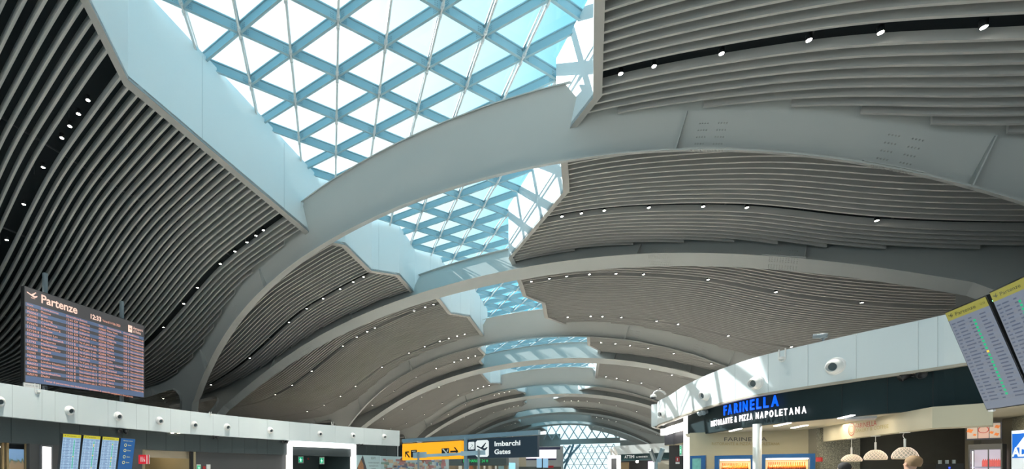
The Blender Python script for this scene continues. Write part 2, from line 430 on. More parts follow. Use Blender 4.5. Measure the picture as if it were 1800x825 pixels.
for k in range(1, 11):
    root = thing('roof_arch', ARCHL[k - 1], 'arch', WA(k, 0, -EYE / H))
    n = 70; us = [-1.62 + 3.3 * i / n for i in range(n + 1)]
    def topz(u):
        e1, e2 = edge(LEFT, arch_v(k, 1.05)) - .01, edge(RIGHT, arch_v(k, 1.05)) + .01
        return max(za(u) + .172 if e1 < u < e2 else za(u) + .12, S(u) + .03)
    low = [(u, za(u)) for u in us]
    footL_in = [(-1.66, .445), (-1.70, .395), (-1.74, .28), (-1.77, .10), (-1.78, -EYE / H)]
    footL_out = [(-1.93, -EYE / H), (-1.90, .20), (-1.86, .35), (-1.822, .423), (-1.785, .468), (-1.780, .50), (-1.795, .525), (-1.825, .538), (-1.882, .540), (-2.06, .524), (-2.40, .512)]
    endtop = [(-2.40, .60), (-2.1, S(-2.1) + .03), (-1.9, S(-1.9) + .03), (-1.75, S(-1.75) + .03)]
    footR_in = [(1.74, .46), (1.80, .37), (1.85, .2), (1.87, -EYE / H)]
    footR_out = [(2.02, -EYE / H), (1.98, .25), (1.93, .40), (1.90, .46), (1.89, .50), (1.91, .53), (1.96, .545), (2.1, .535), (2.4, .52)]
    endtopR = [(2.4, .60), (2.1, S(2.1) + .03), (1.9, S(1.9) + .03), (1.78, S(1.78) + .03)]
    outline = low + footR_in + footR_out + endtopR + [(u, topz(u)) for u in us[::-1]] + endtop[::-1] + footL_out[::-1] + footL_in[::-1]
    web, nn = ngon_plate(k, outline, 0.06)
    web.build('web', M_BEAM, root)
    fl = MB()
    path = footL_in[::-1] + low + footR_in
    FW = 1.0
    ws = [max(.45, min(FW, FW - .33 * max(0, abs(u) - .9))) for u, z in path]
    ribbon(fl, k, path, nn, FW, 0.05, ws)
    fl.build('bottom_flange', M_BEAM, root)
    for fo_ in (footL_out, footR_out):
        f2 = MB(); ribbon(f2, k, fo_, nn, .45, .05); f2.build('column_flange', M_BEAM, root)
    tf = MB(); ul, ur = edge(LEFT, arch_v(k, 1.05)), edge(RIGHT, arch_v(k, 1.05))
    pp = [(ul + (ur - ul) * i / 24, za(ul + (ur - ul) * i / 24) + .172) for i in range(25)]
    ribbon(tf, k, pp, nn, .34, .04); tf.build('top_flange', M_BEAM, root)
    if k <= 6:
        sts = [-1.41, -.775, .885, 1.467, -2.05] if k % 2 else [-1.3, -.7, .85, 1.35]
        for u in sts:
            st = MB(); u_t = u - (.02 if u < 0 else -.02)
            zl = za(u) if u > -1.7 else .526
            zt = S(u) - .002
            p0, p1 = WA(k, u, zl), WA(k, u_t, zt); d = Vector((1, SK, 0)).normalized() * 0.02
            for sg in (-1, 1):
                st.hexa([p0 - d, p0 + d, p0 + d + nn * sg * .46, p0 - d + nn * sg * .46, p1 - d, p1 + d, p1 + d + nn * sg * .16, p1 - d + nn * sg * .16])
            st.build('stiffener', M_BEAM, root)
    if k in (1, 2, 3, 4):
        for u in ((.957, 1.33) if k == 1 else (.93, 1.3)) + (-1.05,):
            bp = MB(); slope = (za(u + .01) - za(u - .01)) / .02
            def Q(du, dz): return WA(k, u + du - slope * dz * .6, za(u + du) + dz)
            for ix in range(-4, 5):
                if ix == 0: continue
                for iz in range(4):
                    for sg in (-1, 1):
                        c = Q(ix * .006 + (.006 if ix > 0 else -.006), .012 + iz * .013) + nn * sg * .035
                        bp.box(c, (.018, 0, 0), (0, .018, 0), (0, 0, .018))
            for i2 in range(-5, 6):
                for wv in (-.36, -.24, -.12, .12, .24, .36):
                    c = WA(k, u + i2 * .007, za(u + i2 * .007)) + nn * wv - Vector((0, 0, .03))
                    bp.box(c, (.02, 0, 0), (0, .02, 0), (0, 0, .012))
            bp.build('bolts', M_TRIM, root)['kind'] = 'stuff'
            sp = MB(); pp = [(u - .055 + .011 * i, za(u - .055 + .011 * i) + .003) for i in range(11)]
            ribbon(sp, k, pp, nn, FW * .96, .03); sp.build('splice_plate', M_BEAM, root)

# ------------------------------------------------------------------ camera-frame helpers for everything nearer the floor
def Cw(px, py, D):
    X = (px - PX0) / FPX * D
    return Vector((CP * X + SP * D, -SP * X + CP * D, EYE + (PY0 - py) / FPX * D))
def Cxz(px, z, D):
    p = Cw(px, PY0, D); p.z = z; return p
def zat(py, D): return EYE + (PY0 - py) / FPX * D
class Facade:
    def __init__(s, pts): s.p = [Vector((x, y)) for x, y in pts]
    def off(s, d):
        if d == 0: return s.p
        out = []
        for i, p in enumerate(s.p):
            a = s.p[max(i - 1, 0)]; b = s.p[min(i + 1, len(s.p) - 1)]; t = (b - a).normalized(); n = Vector((-t.y, t.x))
            if n.dot(-p) < 0: n = -n
            out.append(p + n * d)
        return out
    def hit(s, px, d=0.0):
        X = (px - PX0) / FPX; r = Vector((CP * X + SP, -SP * X + CP))   # per unit depth
        q = s.off(d); best = None
        for i, (a, b) in enumerate(zip(q, q[1:])):
            e = b - a; det = r.x * (-e.y) + e.x * r.y
            if abs(det) < 1e-9: continue
            D = (a.x * (-e.y) + e.x * a.y) / det; t = (r.x * a.y - r.y * a.x) / det
            lo_, hi_ = (-9 if i == 0 else -1e-6), (9 if i == len(q) - 2 else 1 + 1e-6)
            if lo_ <= t <= hi_ and D > 0 and (best is None or D < best[0]):
                tt = e.normalized(); n = Vector((-tt.y, tt.x)); 
                if n.dot(-a) < 0: n = -n
                best = (D, Vector((r.x * D, r.y * D)), tt, n)
        return best
    def pt(s, px, py, d=0.0):
        h = s.hit(px, d); return Vector((h[1].x, h[1].y, zat(py, h[0])))
def prism(mb, pts, z0, z1, thick, closed=False):
    """vertical band along plan points; thick = offset vectors sign handled by caller (list of inner pts)"""
    outer, inner = pts, thick
    for i in range(len(outer) - 1):
        a, b, c, d = outer[i], outer[i + 1], inner[i + 1], inner[i]
        mb.hexa([(a[0], a[1], z0), (b[0], b[1], z0), (c[0], c[1], z0), (d[0], d[1], z0),
                 (a[0], a[1], z1), (b[0], b[1], z1), (c[0], c[1], z1), (d[0], d[1], z1)])
def hm(l): return [(x * H, y * H) for x, y in l]
def smoothpoly(pts, n=6):
    out = []; P_ = [Vector(p) for p in pts]
    for i in range(len(P_) - 1):
        a = P_[max(i - 1, 0)]; b = P_[i]; c = P_[i + 1]; d = P_[min(i + 2, len(P_) - 1)]
        for j in range(n):
            t = j / n; out.append(0.5 * ((2 * b) + (c - a) * t + (2 * a - 5 * b + 4 * c - d) * t * t + (3 * b - a - 3 * c + d) * t ** 3))
    out.append(P_[-1]); return [(p.x, p.y) for p in out]
FL = Facade(smoothpoly(hm([(-1.55, -.2), (-1.62, .35), (-1.64, .841), (-1.655, 1.2), (-1.627, 1.588), (-1.47, 2.12), (-1.30, 2.50), (-1.145, 2.82)])))
FR = Facade(smoothpoly(hm([(1.02, .66), (.78, .80), (.60, .94), (.53, 1.031), (.45, 1.114), (.356, 1.23), (.312, 1.33), (.280, 1.46), (.258, 1.60), (.248, 1.752), (.232, 1.95), (.30, 2.16), (.46, 2.27)])))

# floor and outer shell
mb = MB(); mb.box((0, 70, -.05), (70, 0, 0), (0, 120, 0), (0, 0, .05)); struct(mb.build('floor', M_FLOOR))
M_SIDE = mat('side_wall', (0.16, 0.17, 0.17), 0.7)
for nm, u in (('wall_left', -3.0), ('wall_right', 2.65)):
    mb = MB(); a, b = Wp(u, V0, 0), Wp(u, V1, 0); a.z = 0; b.z = 0
    t = Vector((0.1, 0, 0)); zt = Vector((0, 0, EYE + H * .66))
    mb.hexa([a - t, b - t, b + t, a + t, a - t + zt, b - t + zt, b + t + zt, a + t + zt]); struct(mb.build(nm, M_SIDE))

pa_, pb_ = (1680, 22.3), (1880, 19.5)
def _pw(px, D): X = (px - PX0) / FPX * D; return Vector((CP * X + SP * D, -SP * X + CP * D, 0))
mb = MB(); a, b = _pw(*pa_), _pw(*pb_); t = Vector((.3, .3, 0)); zt = Vector((0, 0, EYE + .62 * H))
mb.hexa([a, b, b + t, a + t, a + zt, b + zt, b + t + zt, a + t + zt]); struct(mb.build('wall_right', mat('pier_grey', (.42, .42, .41), .6)))
# glazed end of the concourse
def E_(px, z): # end wall plane v=V1
    X = (px - PX0) / FPX
    r = Vector((CP * X + SP, -SP * X + CP)); # y = V1*H + SK*(x-XC*H)
    D = (V1 * H - SK * XC * H) / (r.y - SK * r.x)
    return Vector((r.x * D, r.y * D, z)), D
def endz(py, px=1030): return zat(py, E_(px, 0)[1])
mb = MB(); a, b = E_(700, 0)[0], E_(985, 0)[0]; c, d = E_(1090, 0)[0], E_(1250, 0)[0]
tt = Vector((0, .3, 0)); zb = endz(781); zl = endz(771.5)
def wallbox(mb, a, b, z0, z1, t=Vector((0, .3, 0))):
    mb.hexa([a + Vector((0, 0, z0)), b + Vector((0, 0, z0)), b + t + Vector((0, 0, z0)), a + t + Vector((0, 0, z0)),
             a + Vector((0, 0, z1)), b + Vector((0, 0, z1)), b + t + Vector((0, 0, z1)), a + t + Vector((0, 0, z1))])
wallbox(mb, a, b, 0, 15); wallbox(mb, c, d, 0, 12); wallbox(mb, b, c, zb, zl); struct(mb.build('wall_back', M_BEAM))
ew = MB(); wallbox(ew, b, c, 0, zb, Vector((0, .02, 0))); wallbox(ew, E_(960, 0)[0], E_(1090, 0)[0], zl, 22, Vector((0, .02, 0)))
w = struct(ew.build('window_12', M_GLASS)); fr = MB()
L0 = (c - b).length; e1 = (c - b).normalized(); st = 2.3
up = Vector((0, -.15, 0))
for i in range(-12, 24):
    for sg in (1, -1):
        p = b + e1 * (i * st); q = p + e1 * (sg * 12 * .58) + Vector((0, 0, zb + 2))
        # clip to the opening
        def lp(t): return p + (q - p) * t
        ts = [t_ / 40 for t_ in range(41) if 0 <= (lp(t_ / 40) - b).dot(e1) <= L0 and lp(t_ / 40).z <= zb]
        if len(ts) > 1: fr.bar(lp(ts[0]) + up, lp(ts[-1]) + up, .12, .2)
for i in range(-4, 14):
    for sg in (1, -1):
        p = b + e1 * (i * 3.0) + Vector((0, 0, zl)); q = p + e1 * (sg * 6) + Vector((0, 0, 10))
        def lp(t): return p + (q - p) * t
        ts = [t_ / 30 for t_ in range(31) if -6 <= (lp(t_ / 30) - b).dot(e1) <= L0 + 3]
        if len(ts) > 1: fr.bar(lp(ts[0]) + up, lp(ts[-1]) + up, .3, .3)
for zz in [2 * i for i in range(1, int(zb / 2) + 1)]: fr.bar(b + Vector((0, 0, zz)) + up, c + Vector((0, 0, zz)) + up, .1, .14)
fr.build('window_frame', mat('end_frame', (.55, .6, .64), .5), w)
ar = MB(); 
for (x0, y0, x1, y1) in ((992, 825, 1008, 782), (990, 815, 1020, 782), (988, 806, 1002, 784)):
    D = E_(1000, 0)[1] - 3; ar.tube(Cw(x0, y0, D), Cw(x1, y1, D), .35, n=10)
tag(ar.build('steel_brace', M_BLUEM), 'pale blue raking steel struts in front of the glazed end wall, left side', 'brace')

# ------------------------------------------------------------------ ceiling downlights
def downlight(u, v, label, power=True, small=False):
    z = S(u) + (0.002 if v < 5 else -.004); p = Wp(u, v, z)
    r = 0.07
    root = thing('downlight', label, 'ceiling light', p)
    hb = MB(); hb.lathe(p, (0, 0, 1), [(.0, r * 1.0), (-.02, r * 1.12), (.0, r * 1.25), (.16, r * 1.25), (.18, .02)], 14); hb.build('housing', M_BLACK, root, True)
    lb = MB(); lb.lathe(p, (0, 0, 1), [(-.015, 0.001), (-.015, r * 1.0), (.02, r * 1.0)], 14)
    lb.build('lens', M_LAMP, root)
    if power:
        ld = bpy.data.lights.new('downlight_lamp', 'SPOT'); ld.energy = LAMP_W; ld.spot_size = math.radians(75); ld.spot_blend = .5; ld.shadow_soft_size = .1; ld.color = (1, .93, .82)
        lo = bpy.data.objects.new('downlight_lamp', ld); COL.objects.link(lo); lo.parent = root; lo.location = (0, 0, -.05)
LT = {2: ([-.601, -.659, -.713, -.766, -.9, -1.056, -1.21], [.735, .84, 1.0, 1.2]),
      3: ([-.601, -.647, -.705, -.785, -.889, -1.062, -1.174, -1.354], [.735, .808, .941, 1.089, 1.194, 1.324]),
      4: ([-.451, -.52, -.612, -.737, -.865, -1.009, -1.365, -1.771, -2.368], [.558, .632, .715, .865, 1.03, 1.15, 1.454]),
      5: ([-.25, -.31, -.39, -.704, -.77, -.86, -.986, -1.292, -1.50, -1.691, -2.307], [.363, .46, .549, .662, .786, .907, 1.165, 1.402, 1.662]),
      6: ([-.226, -.29, -.36, -.44, -.576, -.725, -.997, -1.285, -1.461, -1.661, -1.879], [.525, .67, .74, .85, 1.043, 1.154, 1.394, 1.665])}
for li, v in enumerate(LINES):   # noqa
    if v > 11.8 or li < 2: continue
    e1_, e2_ = edge(LEFT, v), edge(RIGHT, v)
    if li in LT: ls, rs = LT[li]
    else:
        ls = [e1_ - x for x in (.10, .17, .24, .31, .50, .72, .98, 1.25, 1.5)]; rs = [e2_ + x for x in (.1, .2, .3, .42, .58, .8, 1.05)]
    for side, lst in (('left', ls), ('right', rs)):
        for i, u in enumerate(lst):
            if abs(u) > 2.4: continue
            nm = ORD[li - 2]
            downlight(u, v, 'small round ceiling downlight, %s from the rooflight in the %s dark slot, %s side' % (ORD[i], nm, side), power=(li < 12 and i % 2 == 0 and min(abs(arch_v(k_, z_) - v) for k_ in range(1, 11) for z_ in (S(u), S(u) - .15, S(u) - .3)) > .06))

# ------------------------------------------------------------------ left shop block
ZB0, ZB1 = EYE + .168 * H, EYE + .268 * H
def facade_band(F, name, m, z0, z1, o_out, o_in, parent=None, pxr=None):
    mb = MB(); q0, q1 = F.off(o_out), F.off(o_in); prism(mb, q0, z0, z1, q1)
    return mb.build(name, m, parent)
fas = facade_band(FL, 'fascia_left', M_BAND, ZB0, ZB1, 0, -.3); tag(fas, 'long white panelled fascia above the shops at left, with round air nozzles', 'fascia')
fs_ = MB()
for px in (22, 74, 97, 137, 190, 205, 240, 262, 300, 335, 375, 420, 470, 509, 545, 590, 640, 672):
    h = FL.hit(px, .004)
    fs_ = MB(); fs_.box((h[1].x, h[1].y, (ZB0 + ZB1) / 2), (h[2].x * .008, h[2].y * .008, 0), (h[3].x * .004, h[3].y * .004, 0), (0, 0, (ZB1 - ZB0) / 2)); fs_.build('panel_joint', M_SEAM, fas)
ZD = EYE + 1.27    # underside of the dark band
w = facade_band(FL, 'wall_left', M_DARK, ZD, ZB0, -.3, -.6); struct(w)
ws_ = MB()
for px in (20, 105, 140, 175, 215, 258, 292, 325, 352, 383, 408, 430, 452, 470, 645, 662, 680, 697):
    h = FL.hit(px, -.296)
    if h: ws_.box((h[1].x, h[1].y, (ZD + ZB0) / 2), (h[2].x * .012, h[2].y * .012, 0), (h[3].x * .006, h[3].y * .006, 0), (0, 0, (ZB0 - ZD) / 2))
ws_.build('cladding_joint', mat('joint_dark', (.02, .03, .035)), w)
# roof of the block
def blockroof(F, side, z, depth, name, m):
    mb = MB(); q0 = F.off(-.25); q1 = [(x + side * depth, y + 1) for x, y in q0]; prism(mb, q0, z - .15, z, q1); return struct(mb.build(name, m))
blockroof(FL, -1, ZB0 + .25, 20, 'roof', M_DGREY)
def wseg(F, px0, px1, z0, z1, o0, o1, name, m, parent=None, n=6):
    mb = MB(); a = [F.hit(px0 + (px1 - px0) * i / n, o0)[1] for i in range(n + 1)]
    nn_ = [F.hit(px0 + (px1 - px0) * i / n, o0)[3] for i in range(n + 1)]
    b = [p + q * (o1 - o0) for p, q in zip(a, nn_)]
    prism(mb, a, z0, z1, b); return mb.build(name, m, parent)
struct(wseg(FL, 52, 250, 0, ZD, -.32, -.6, 'wall_left', M_DGREY))
struct(wseg(FL, 343, 506, 0, ZD, -.45, -.7, 'wall_left', M_DGREY))
struct(wseg(FL, 626, 704, 0, ZD, -.32, -.6, 'wall_left', M_DARK))
# end return of the fascia block
h = FL.p[-1]; mb = MB(); mb.box((h.x - 3.5, h.y + 1.15, ZB1 / 2), (3.1, -.8, 0), (.05, .15, 0), (0, 0, ZB1 / 2)); struct(mb.build('wall_left', M_BAND))

def airvent(F, px, py, label, group, r=.235, far=False, tilt=-.25):
    h = F.hit(px, 0); z = zat(py, h[0]); c = Vector((h[1].x, h[1].y, z)); n = Vector((h[3].x, h[3].y, 0)).normalized()
    toc = Vector((-c.x, -c.y, 0)).normalized()
    d = (n * .75 + toc * .45 + Vector((0, 0, tilt))).normalized()
    root = thing('air_nozzle', label, 'air vent', c, group)
    a = MB(); a.lathe(c, n, [(0, r), (.03, r), (.05, r * .93), (.05, r * .70)], 28); a.build('flange', M_WHITE, root, True)
    b = MB(); b.lathe(c + n * .01, d, [(0, r * .86), (.12, r * .80), (.26, r * .58), (.27, r * .50), (.24, r * .46), (.05, r * .42)], 28); b.build('nozzle', M_WHITE, root, True)
    e = MB(); e.lathe(c + n * .01, d, [(.16, 0.001), (.16, r * .47)], 20); e.build('dark_mouth', M_NOZ, root)  # dark disc painted for the shade inside the nozzle mouth
LV = [(-2, 706), (122, 722), (207, 732), (280, 740), (341, 747), (399, 751), (475, 757), (562, 763), (620, 766), (675, 768)]
for i, (px, py) in enumerate(LV):
    lab = 'round white air nozzle on the left fascia, %s from the left edge of the picture' % ORD[i]
    airvent(FL, px, py, lab, None)
def bracket(F, px, py, label, s=.22):
    h = F.hit(px, .02); c = Vector((h[1].x, h[1].y, zat(py, h[0]))); t = Vector((h[2].x, h[2].y, 0)); n = Vector((h[3].x, h[3].y, 0))
    mb = MB(); 
    for sg in (-1, 1): mb.tube(c + t * sg * s * .5, c + t * sg * s * .5 + Vector((0, 0, s * 1.5)), .02, n=8)
    for i in range(8):
        a0, a1 = math.pi * i / 8, math.pi * (i + 1) / 8
        mb.tube(c + t * s * .5 * math.cos(a0) - Vector((0, 0, s * .5 * math.sin(a0))), c + t * s * .5 * math.cos(a1) - Vector((0, 0, s * .5 * math.sin(a1))), .02, n=8)
    mb.box(c + n * .05, t * s * .3, n * .05, (0, 0, s * .2))
    tag(mb.build('antenna_bracket', M_WHITE), label, 'bracket')
bracket(FL, 66, 688, 'small white hooked bracket on the fascia below the departures board corner', .22)
bracket(FL, 370, 729, 'tiny white bracket on the left fascia top edge near the arch foot', .12)
bracket(FL, 584, 747, 'tiny white bracket on the left fascia top edge above the lit doorway', .16)

def spot_pair(F, px, py, label, m=M_BLACK, o=-.28, s=.13, lens=None):
    h = F.hit(px, o); c = Vector((h[1].x, h[1].y, zat(py, h[0]))); t = Vector((h[2].x, h[2].y, 0)); n = Vector((h[3].x, h[3].y, 0))
    root = thing('wall_spotlight', label, 'spotlight', c)
    b = MB(); b.box(c + n * .06, t * .1, n * .06, (0, 0, .05)); b.build('bracket', m, root)
    for sg in (-1, 1):
        q = c + n * .15 + t * sg * s * 1.15; d = (n * .6 + t * sg * .7 - Vector((0, 0, .45))).normalized()
        hd = MB(); hd.lathe(q - d * .12, d, [(0, .02), (.0, s * .75), (.22, s), (.24, s * .9), (.2, s * .8), (.2, .01)], 16); ho = hd.build('lamp_head', m, root, True)
for px, py, l in ((213, 759, 'black twin spotlight above the blue guidance screen on the left wall'), (376, 769, 'black twin spotlight on the dark band left of the lit doorway, above plain wall'),
                  (499, 777, 'black twin spotlight beside the upper left corner of the lit doorway'), (631, 782, 'black twin spotlight beside the upper right corner of the lit doorway')):
    spot_pair(FL, px, py, l)
for i, (px, py) in enumerate(((303, 761), (314, 761))):
    h = FL.hit(px, -.2); c = Vector((h[1].x, h[1].y, zat(py, h[0])))
    root = thing('fascia_lamp', ('left' if i == 0 else 'right') + ' one of two small warm lamps tucked under the left fascia', 'lamp', c)
    a = MB(); a.tube(c, c + Vector((0, 0, .12)), .12, .14); a.build('housing', M_BLACK, root)
    a = MB(); a.tube(c - Vector((0, 0, .05)), c, .09, .1); a.build('bulb', mat('warm_bulb', (1, 1, 1), emit=(1, .9, .65), es=2.0), root)

# ---- generic panel facing the viewer: four picture corners on known depths
def slab(c4, th, name, m, parent=None):
    a, b, c, d = [Vector(p) for p in c4]; n = (b - a).cross(d - a).normalized()
    if n.dot(-(a - Vector((0, 0, EYE)))) < 0: n = -n
    mb = MB(); mb.hexa([a - n * th, b - n * th, c - n * th, d - n * th, a, b, c, d]); return mb.build(name, m, parent), n
def bil(c4, s, t):    # s right, t down
    a, b, c, d = c4; return (a * (1 - s) + b * s) * (1 - t) + (d * (1 - s) + c * s) * t
def patch(mb, c4, s0, s1, t0, t1, n, o=.006):
    mb.quad(bil(c4, s0, t0) + n * o, bil(c4, s1, t0) + n * o, bil(c4, s1, t1) + n * o, bil(c4, s0, t1) + n * o)
def text_on(c4, n, s, t, hgt, txt, m, parent, name='lettering', align='LEFT', ext=0.0, width=None, o=.01, xs=1.0, spacing=1.0, weight=0.0):
    a, b, c, d = c4; ex = (b - a).normalized(); ey = (a - d).normalized(); ez = ex.cross(ey)
    cu = bpy.data.curves.new(name, 'FONT'); cu.body = txt; cu.size = hgt; cu.align_x = align; cu.align_y = 'CENTER'; cu.extrude = ext; cu.space_character = spacing; cu.offset = weight
    cu.materials.append(m); cu.resolution_u = 3
    ob = bpy.data.objects.new(name, cu); COL.objects.link(ob)
    p = bil(c4, s, t) + n * (o + ext)
    if width:
        bpy.context.view_layer.update(); wd = ob.dimensions.x
        if wd > 0: xs = width / wd
    R = Matrix((ex * xs, ey, n if ez.dot(n) > 0 else n)).transposed().to_4x4()
    R.translation = p
    if parent:
        ob.parent = parent; R.translation = p - world_loc(parent)
    TXT[ob.name] = R
    return ob

# ---- main departures board
cb = [Cw(42, 502, 21.8), Cw(254, 573, 27.2), Cw(254, 700, 27.2), Cw(42, 672.5, 21.8)]
M_BG = mat('board_face', (.03, .03, .032), .35, emit=(.07, .065, .065), es=.6)
M_STRIPE = mat('board_stripe', (.05, .07, .11), .35, emit=(.10, .14, .24), es=.55)
root = thing('departures_board', 'large wide departures board headed Partenze with orange LED rows, standing over the left shops', 'board', cb[3].lerp(cb[2], .5))
casing = [p.copy() for p in cb]
o, nB = slab([p for p in casing], .28, 'casing', M_BLACK, root)
f = MB(); patch(f, cb, 0.005, .995, .005, .995, nB, .004); f.build('screen', M_BG, root)
st = MB(); R0, R1, NR = .165, .925, 19
rh = (R1 - R0) / (NR + 1)
for i in range(NR + 1):
    if i % 2 == 0: patch(st, cb, .01, .99, R0 + i * rh, R0 + (i + 1) * rh, nB, .008)
patch(st, cb, .01, .99, .925, .992, nB, .008)
st.build('stripes', M_STRIPE, root)
BH = (cb[3] - cb[0]).length; BW = (cb[1] - cb[0]).length
text_on(cb, nB, .115, .085, BH * .125, 'Partenze', M_LEDW, root, 'title', width=BW * .27, weight=.012)
text_on(cb, nB, .49, .105, BH * .075, '12:33', M_LEDW, root, 'clock', width=BW * .09, weight=.01)
text_on(cb, nB, .60, .11, BH * .04, 'Venerdì 14 feb 2020', M_PINK, root, 'date', width=BW * .16)
def plane_icon(c4, n, s, t, sz, m, parent, name='plane_symbol', bar=True, o=.012):
    a, b, c, d = c4; ex = (b - a).normalized(); ey = (a - d).normalized(); p = bil(c4, s, t) + n * o
    body = [(-1, .25), (-.78, .30), (-.45, .08), (.45, -.12), (.85, .12), (1, .30), (.95, .42), (.75, .40), (.3, .17), (-.65, .05), (-.9, .10)]
    def Z(x, y): return p + ex * x * sz / 2 + ey * (y) * sz / 2
    bodypts = [(-1, .30), (-.85, .36), (-.55, .12), (.1, -.05), (.62, -.12), (.95, .15), (1, .33), (.85, .36), (.55, .12), (.1, .18), (-.6, .30)]
    from mathutils.geometry import tessellate_polygon
    m1 = MB()
    for pl in ([(-1, .38), (-.85, .42), (-.1, .08), (.5, -.06), (.85, .14), (1, .16), (.9, -.12), (.65, -.34), (.35, -.40), (-.85, .18), (-1, .26)], [(-.2, .1), (.2, 0), (.78, .78), (.62, .82)]):
        m1.add([Z(*p_) for p_ in pl], [tuple(t_) for t_ in tessellate_polygon([[Vector((x, y, 0)) for x, y in pl]])])
    if bar: m1.add([Z(-.25, -.62), Z(.55, -.62), Z(.55, -.52), Z(-.25, -.52)], [(0, 1, 2, 3)])
    return m1.build(name, m, parent)
plane_icon(cb, nB, .055, .075, BW * .075, M_LEDW, root)
lg = MB(); patch(lg, cb, .835, .875, .06, .15, nB, .010); lg.build('emblem', M_LEDW, root)
plane_icon(cb, nB, .855, .105, BW * .03, M_BLACK, root, 'emblem_plane', False, .016)
text_on(cb, nB, .885, .08, BH * .05, 'Aeroporti', M_LEDW, root, 'operator_name', width=BW * .095)
text_on(cb, nB, .885, .125, BH * .05, 'di Roma', M_LEDW, root, 'operator_name', width=BW * .075)
rows1 = [('SU2419', 'Moscow', '12:45', 'E29', 'Imbarco'), ('PS0061', 'Kiev', '12:55', 'E44', 'Imbarco'), ('AZ0981', 'Beijing', '13:05', 'E07', 'Imbarco'), ('AT0985', 'Casablanca', '13:05', 'E08', 'Imbarco'),
         ('FV6676', 'S.Petersburg', '13:05', 'E29', 'Vai al gate, 4 min.'), ('LS136', 'Glasgow', '13:10', 'E12', 'Imbarco'), ('EZY2418', 'London Ltn', '13:15', 'E51', 'Vai al gate, 4 min.'),
         ('EZY8254', 'London Gatwick', '13:15', 'E', 'Non comparire alle'), ('YM0105', 'Podgorica', '13:15', 'E08', 'Vai al gate, 5 min.'), ('LS792', 'Manchester', '13:25', 'E24', 'Vai al gate, 4 min.'),
         ('PC1224', 'Istanbul/Saw', '13:25', 'E05', 'Vai al gate, 3 min.'), ('KU0166', 'Kuwait', '13:30', 'E36', 'Imbarco'), ('TG945', 'Bangkok', '13:30', 'E43', 'Vai al gate, 11 min.'), ('MS792', 'Cairo', '14:00', 'E31', 'Vai al gate, 11 min.'),
         ('AZ0206', 'London Heathrow', '14:10', 'E', 'Non comparire alle 13'), ('BA0551', 'London Heathrow', '14:10', 'E', 'Non comparire alle 13'), ('SU2403', 'Moscow', '14:20', 'E', 'Non comparire alle 13'), ('TK1866', 'Istanbul/Ist', '14:35', 'E', 'Non comparire alle 13'), ('AZ0770', 'Delhi', '14:40', 'E', 'Non comparire alle 13')]
dest2 = ['New York', 'London', 'Dubai', 'Algeria', 'Dubai', 'Tunis', 'Sofia', 'Miami', 'Tirana', 'Moscow', 'Doha', 'London Gatwick', 'Tunis', 'Bristol', 'London Heathrow', 'London Heathrow', 'Newark', 'Cairo', 'Moscow']
hh = BH * rh * .80
def col_text(s, lst, wfr):
    for i, tx in enumerate(lst):
        if not tx: continue
        text_on(cb, nB, s, R0 + (i + 1.5) * rh, hh, tx, M_PINK, root, 'flight_text', width=min(BW * wfr, BW * .0125 * len(tx)))
for i, tx in enumerate(('Volo', 'Destinazione', 'Orario', 'Gate', 'Status', 'Volo', 'Destinazione', 'Orario', 'Gate', 'Status')):
    text_on(cb, nB, (.02, .115, .30, .36, .405, .565, .64, .79, .84, .875)[i], R0 + .5 * rh, hh * .9, tx, M_PINK, root, 'column_heading', width=BW * .0105 * len(tx))
def col_join(s, lst, wd):
    """one text object per column, a line per flight"""
    ex = (cb[1] - cb[0]).normalized()
    pitch = rh * BH
    cu = bpy.data.curves.new('flight_text', 'FONT'); cu.body = '\n'.join(lst); cu.size = hh; cu.align_y = 'TOP'; cu.space_line = 1.0; cu.resolution_u = 2
    return cu
for cidx, (s, wd) in enumerate(((.02, .085), (.115, .19), (.30, .05), (.362, .03), (.405, .15))):
    for i, rw in enumerate(rows1):
        text_on(cb, nB, s, R0 + (i + 1.5) * rh, hh, rw[cidx], M_PINK, root, 'flight_text', width=min(BW * wd * .95, BW * .0118 * len(rw[cidx])))
for i, dn in enumerate(dest2):
    y_ = R0 + (i + 1.5) * rh
    text_on(cb, nB, .565, y_, hh, 'AZ%04d' % (600 + 37 * i), M_PINK, root, 'flight_text', width=BW * .065)
    text_on(cb, nB, .64, y_, hh, dn, M_PINK, root, 'flight_text', width=min(BW * .142, BW * .0118 * len(dn)))
    text_on(cb, nB, .79, y_, hh, '%02d:%02d  E   Non comparire alle' % (14 + i // 6, (i * 5) % 60), M_PINK, root, 'flight_text', width=BW * .195)
text_on(cb, nB, .14, .955, hh, 'I tempi di percorrenza non includono le operazioni di controllo passaporti e fine priorità', M_PINK, root, 'footnote', width=BW * .74)
ex_, = ((cb[1] - cb[0]).normalized(),)
for s in (.18, .82):
    t0 = bil(cb, s, 0) - nB * .42; b0 = t0.copy(); b0.z = ZB0 + .25; t0.z += 1.1
    ps = MB(); ps.bar(b0, t0, .16, .16); ps.build('post', M_GREYM, root)
hs = MB(); c_ = bil(cb, 0, 1); q4 = [bil(cb, .0, 1.0), bil(cb, .105, 1.0), bil(cb, .105, 1.05), bil(cb, .0, 1.05)]
o_, n_ = slab(q4, .1, 'maker_plate', M_WHITE, root)
text_on(q4, nB, .08, .5, .09, 'SOLARI UDINE', M_GREYM, root, 'plate_text', width=BW * .085)

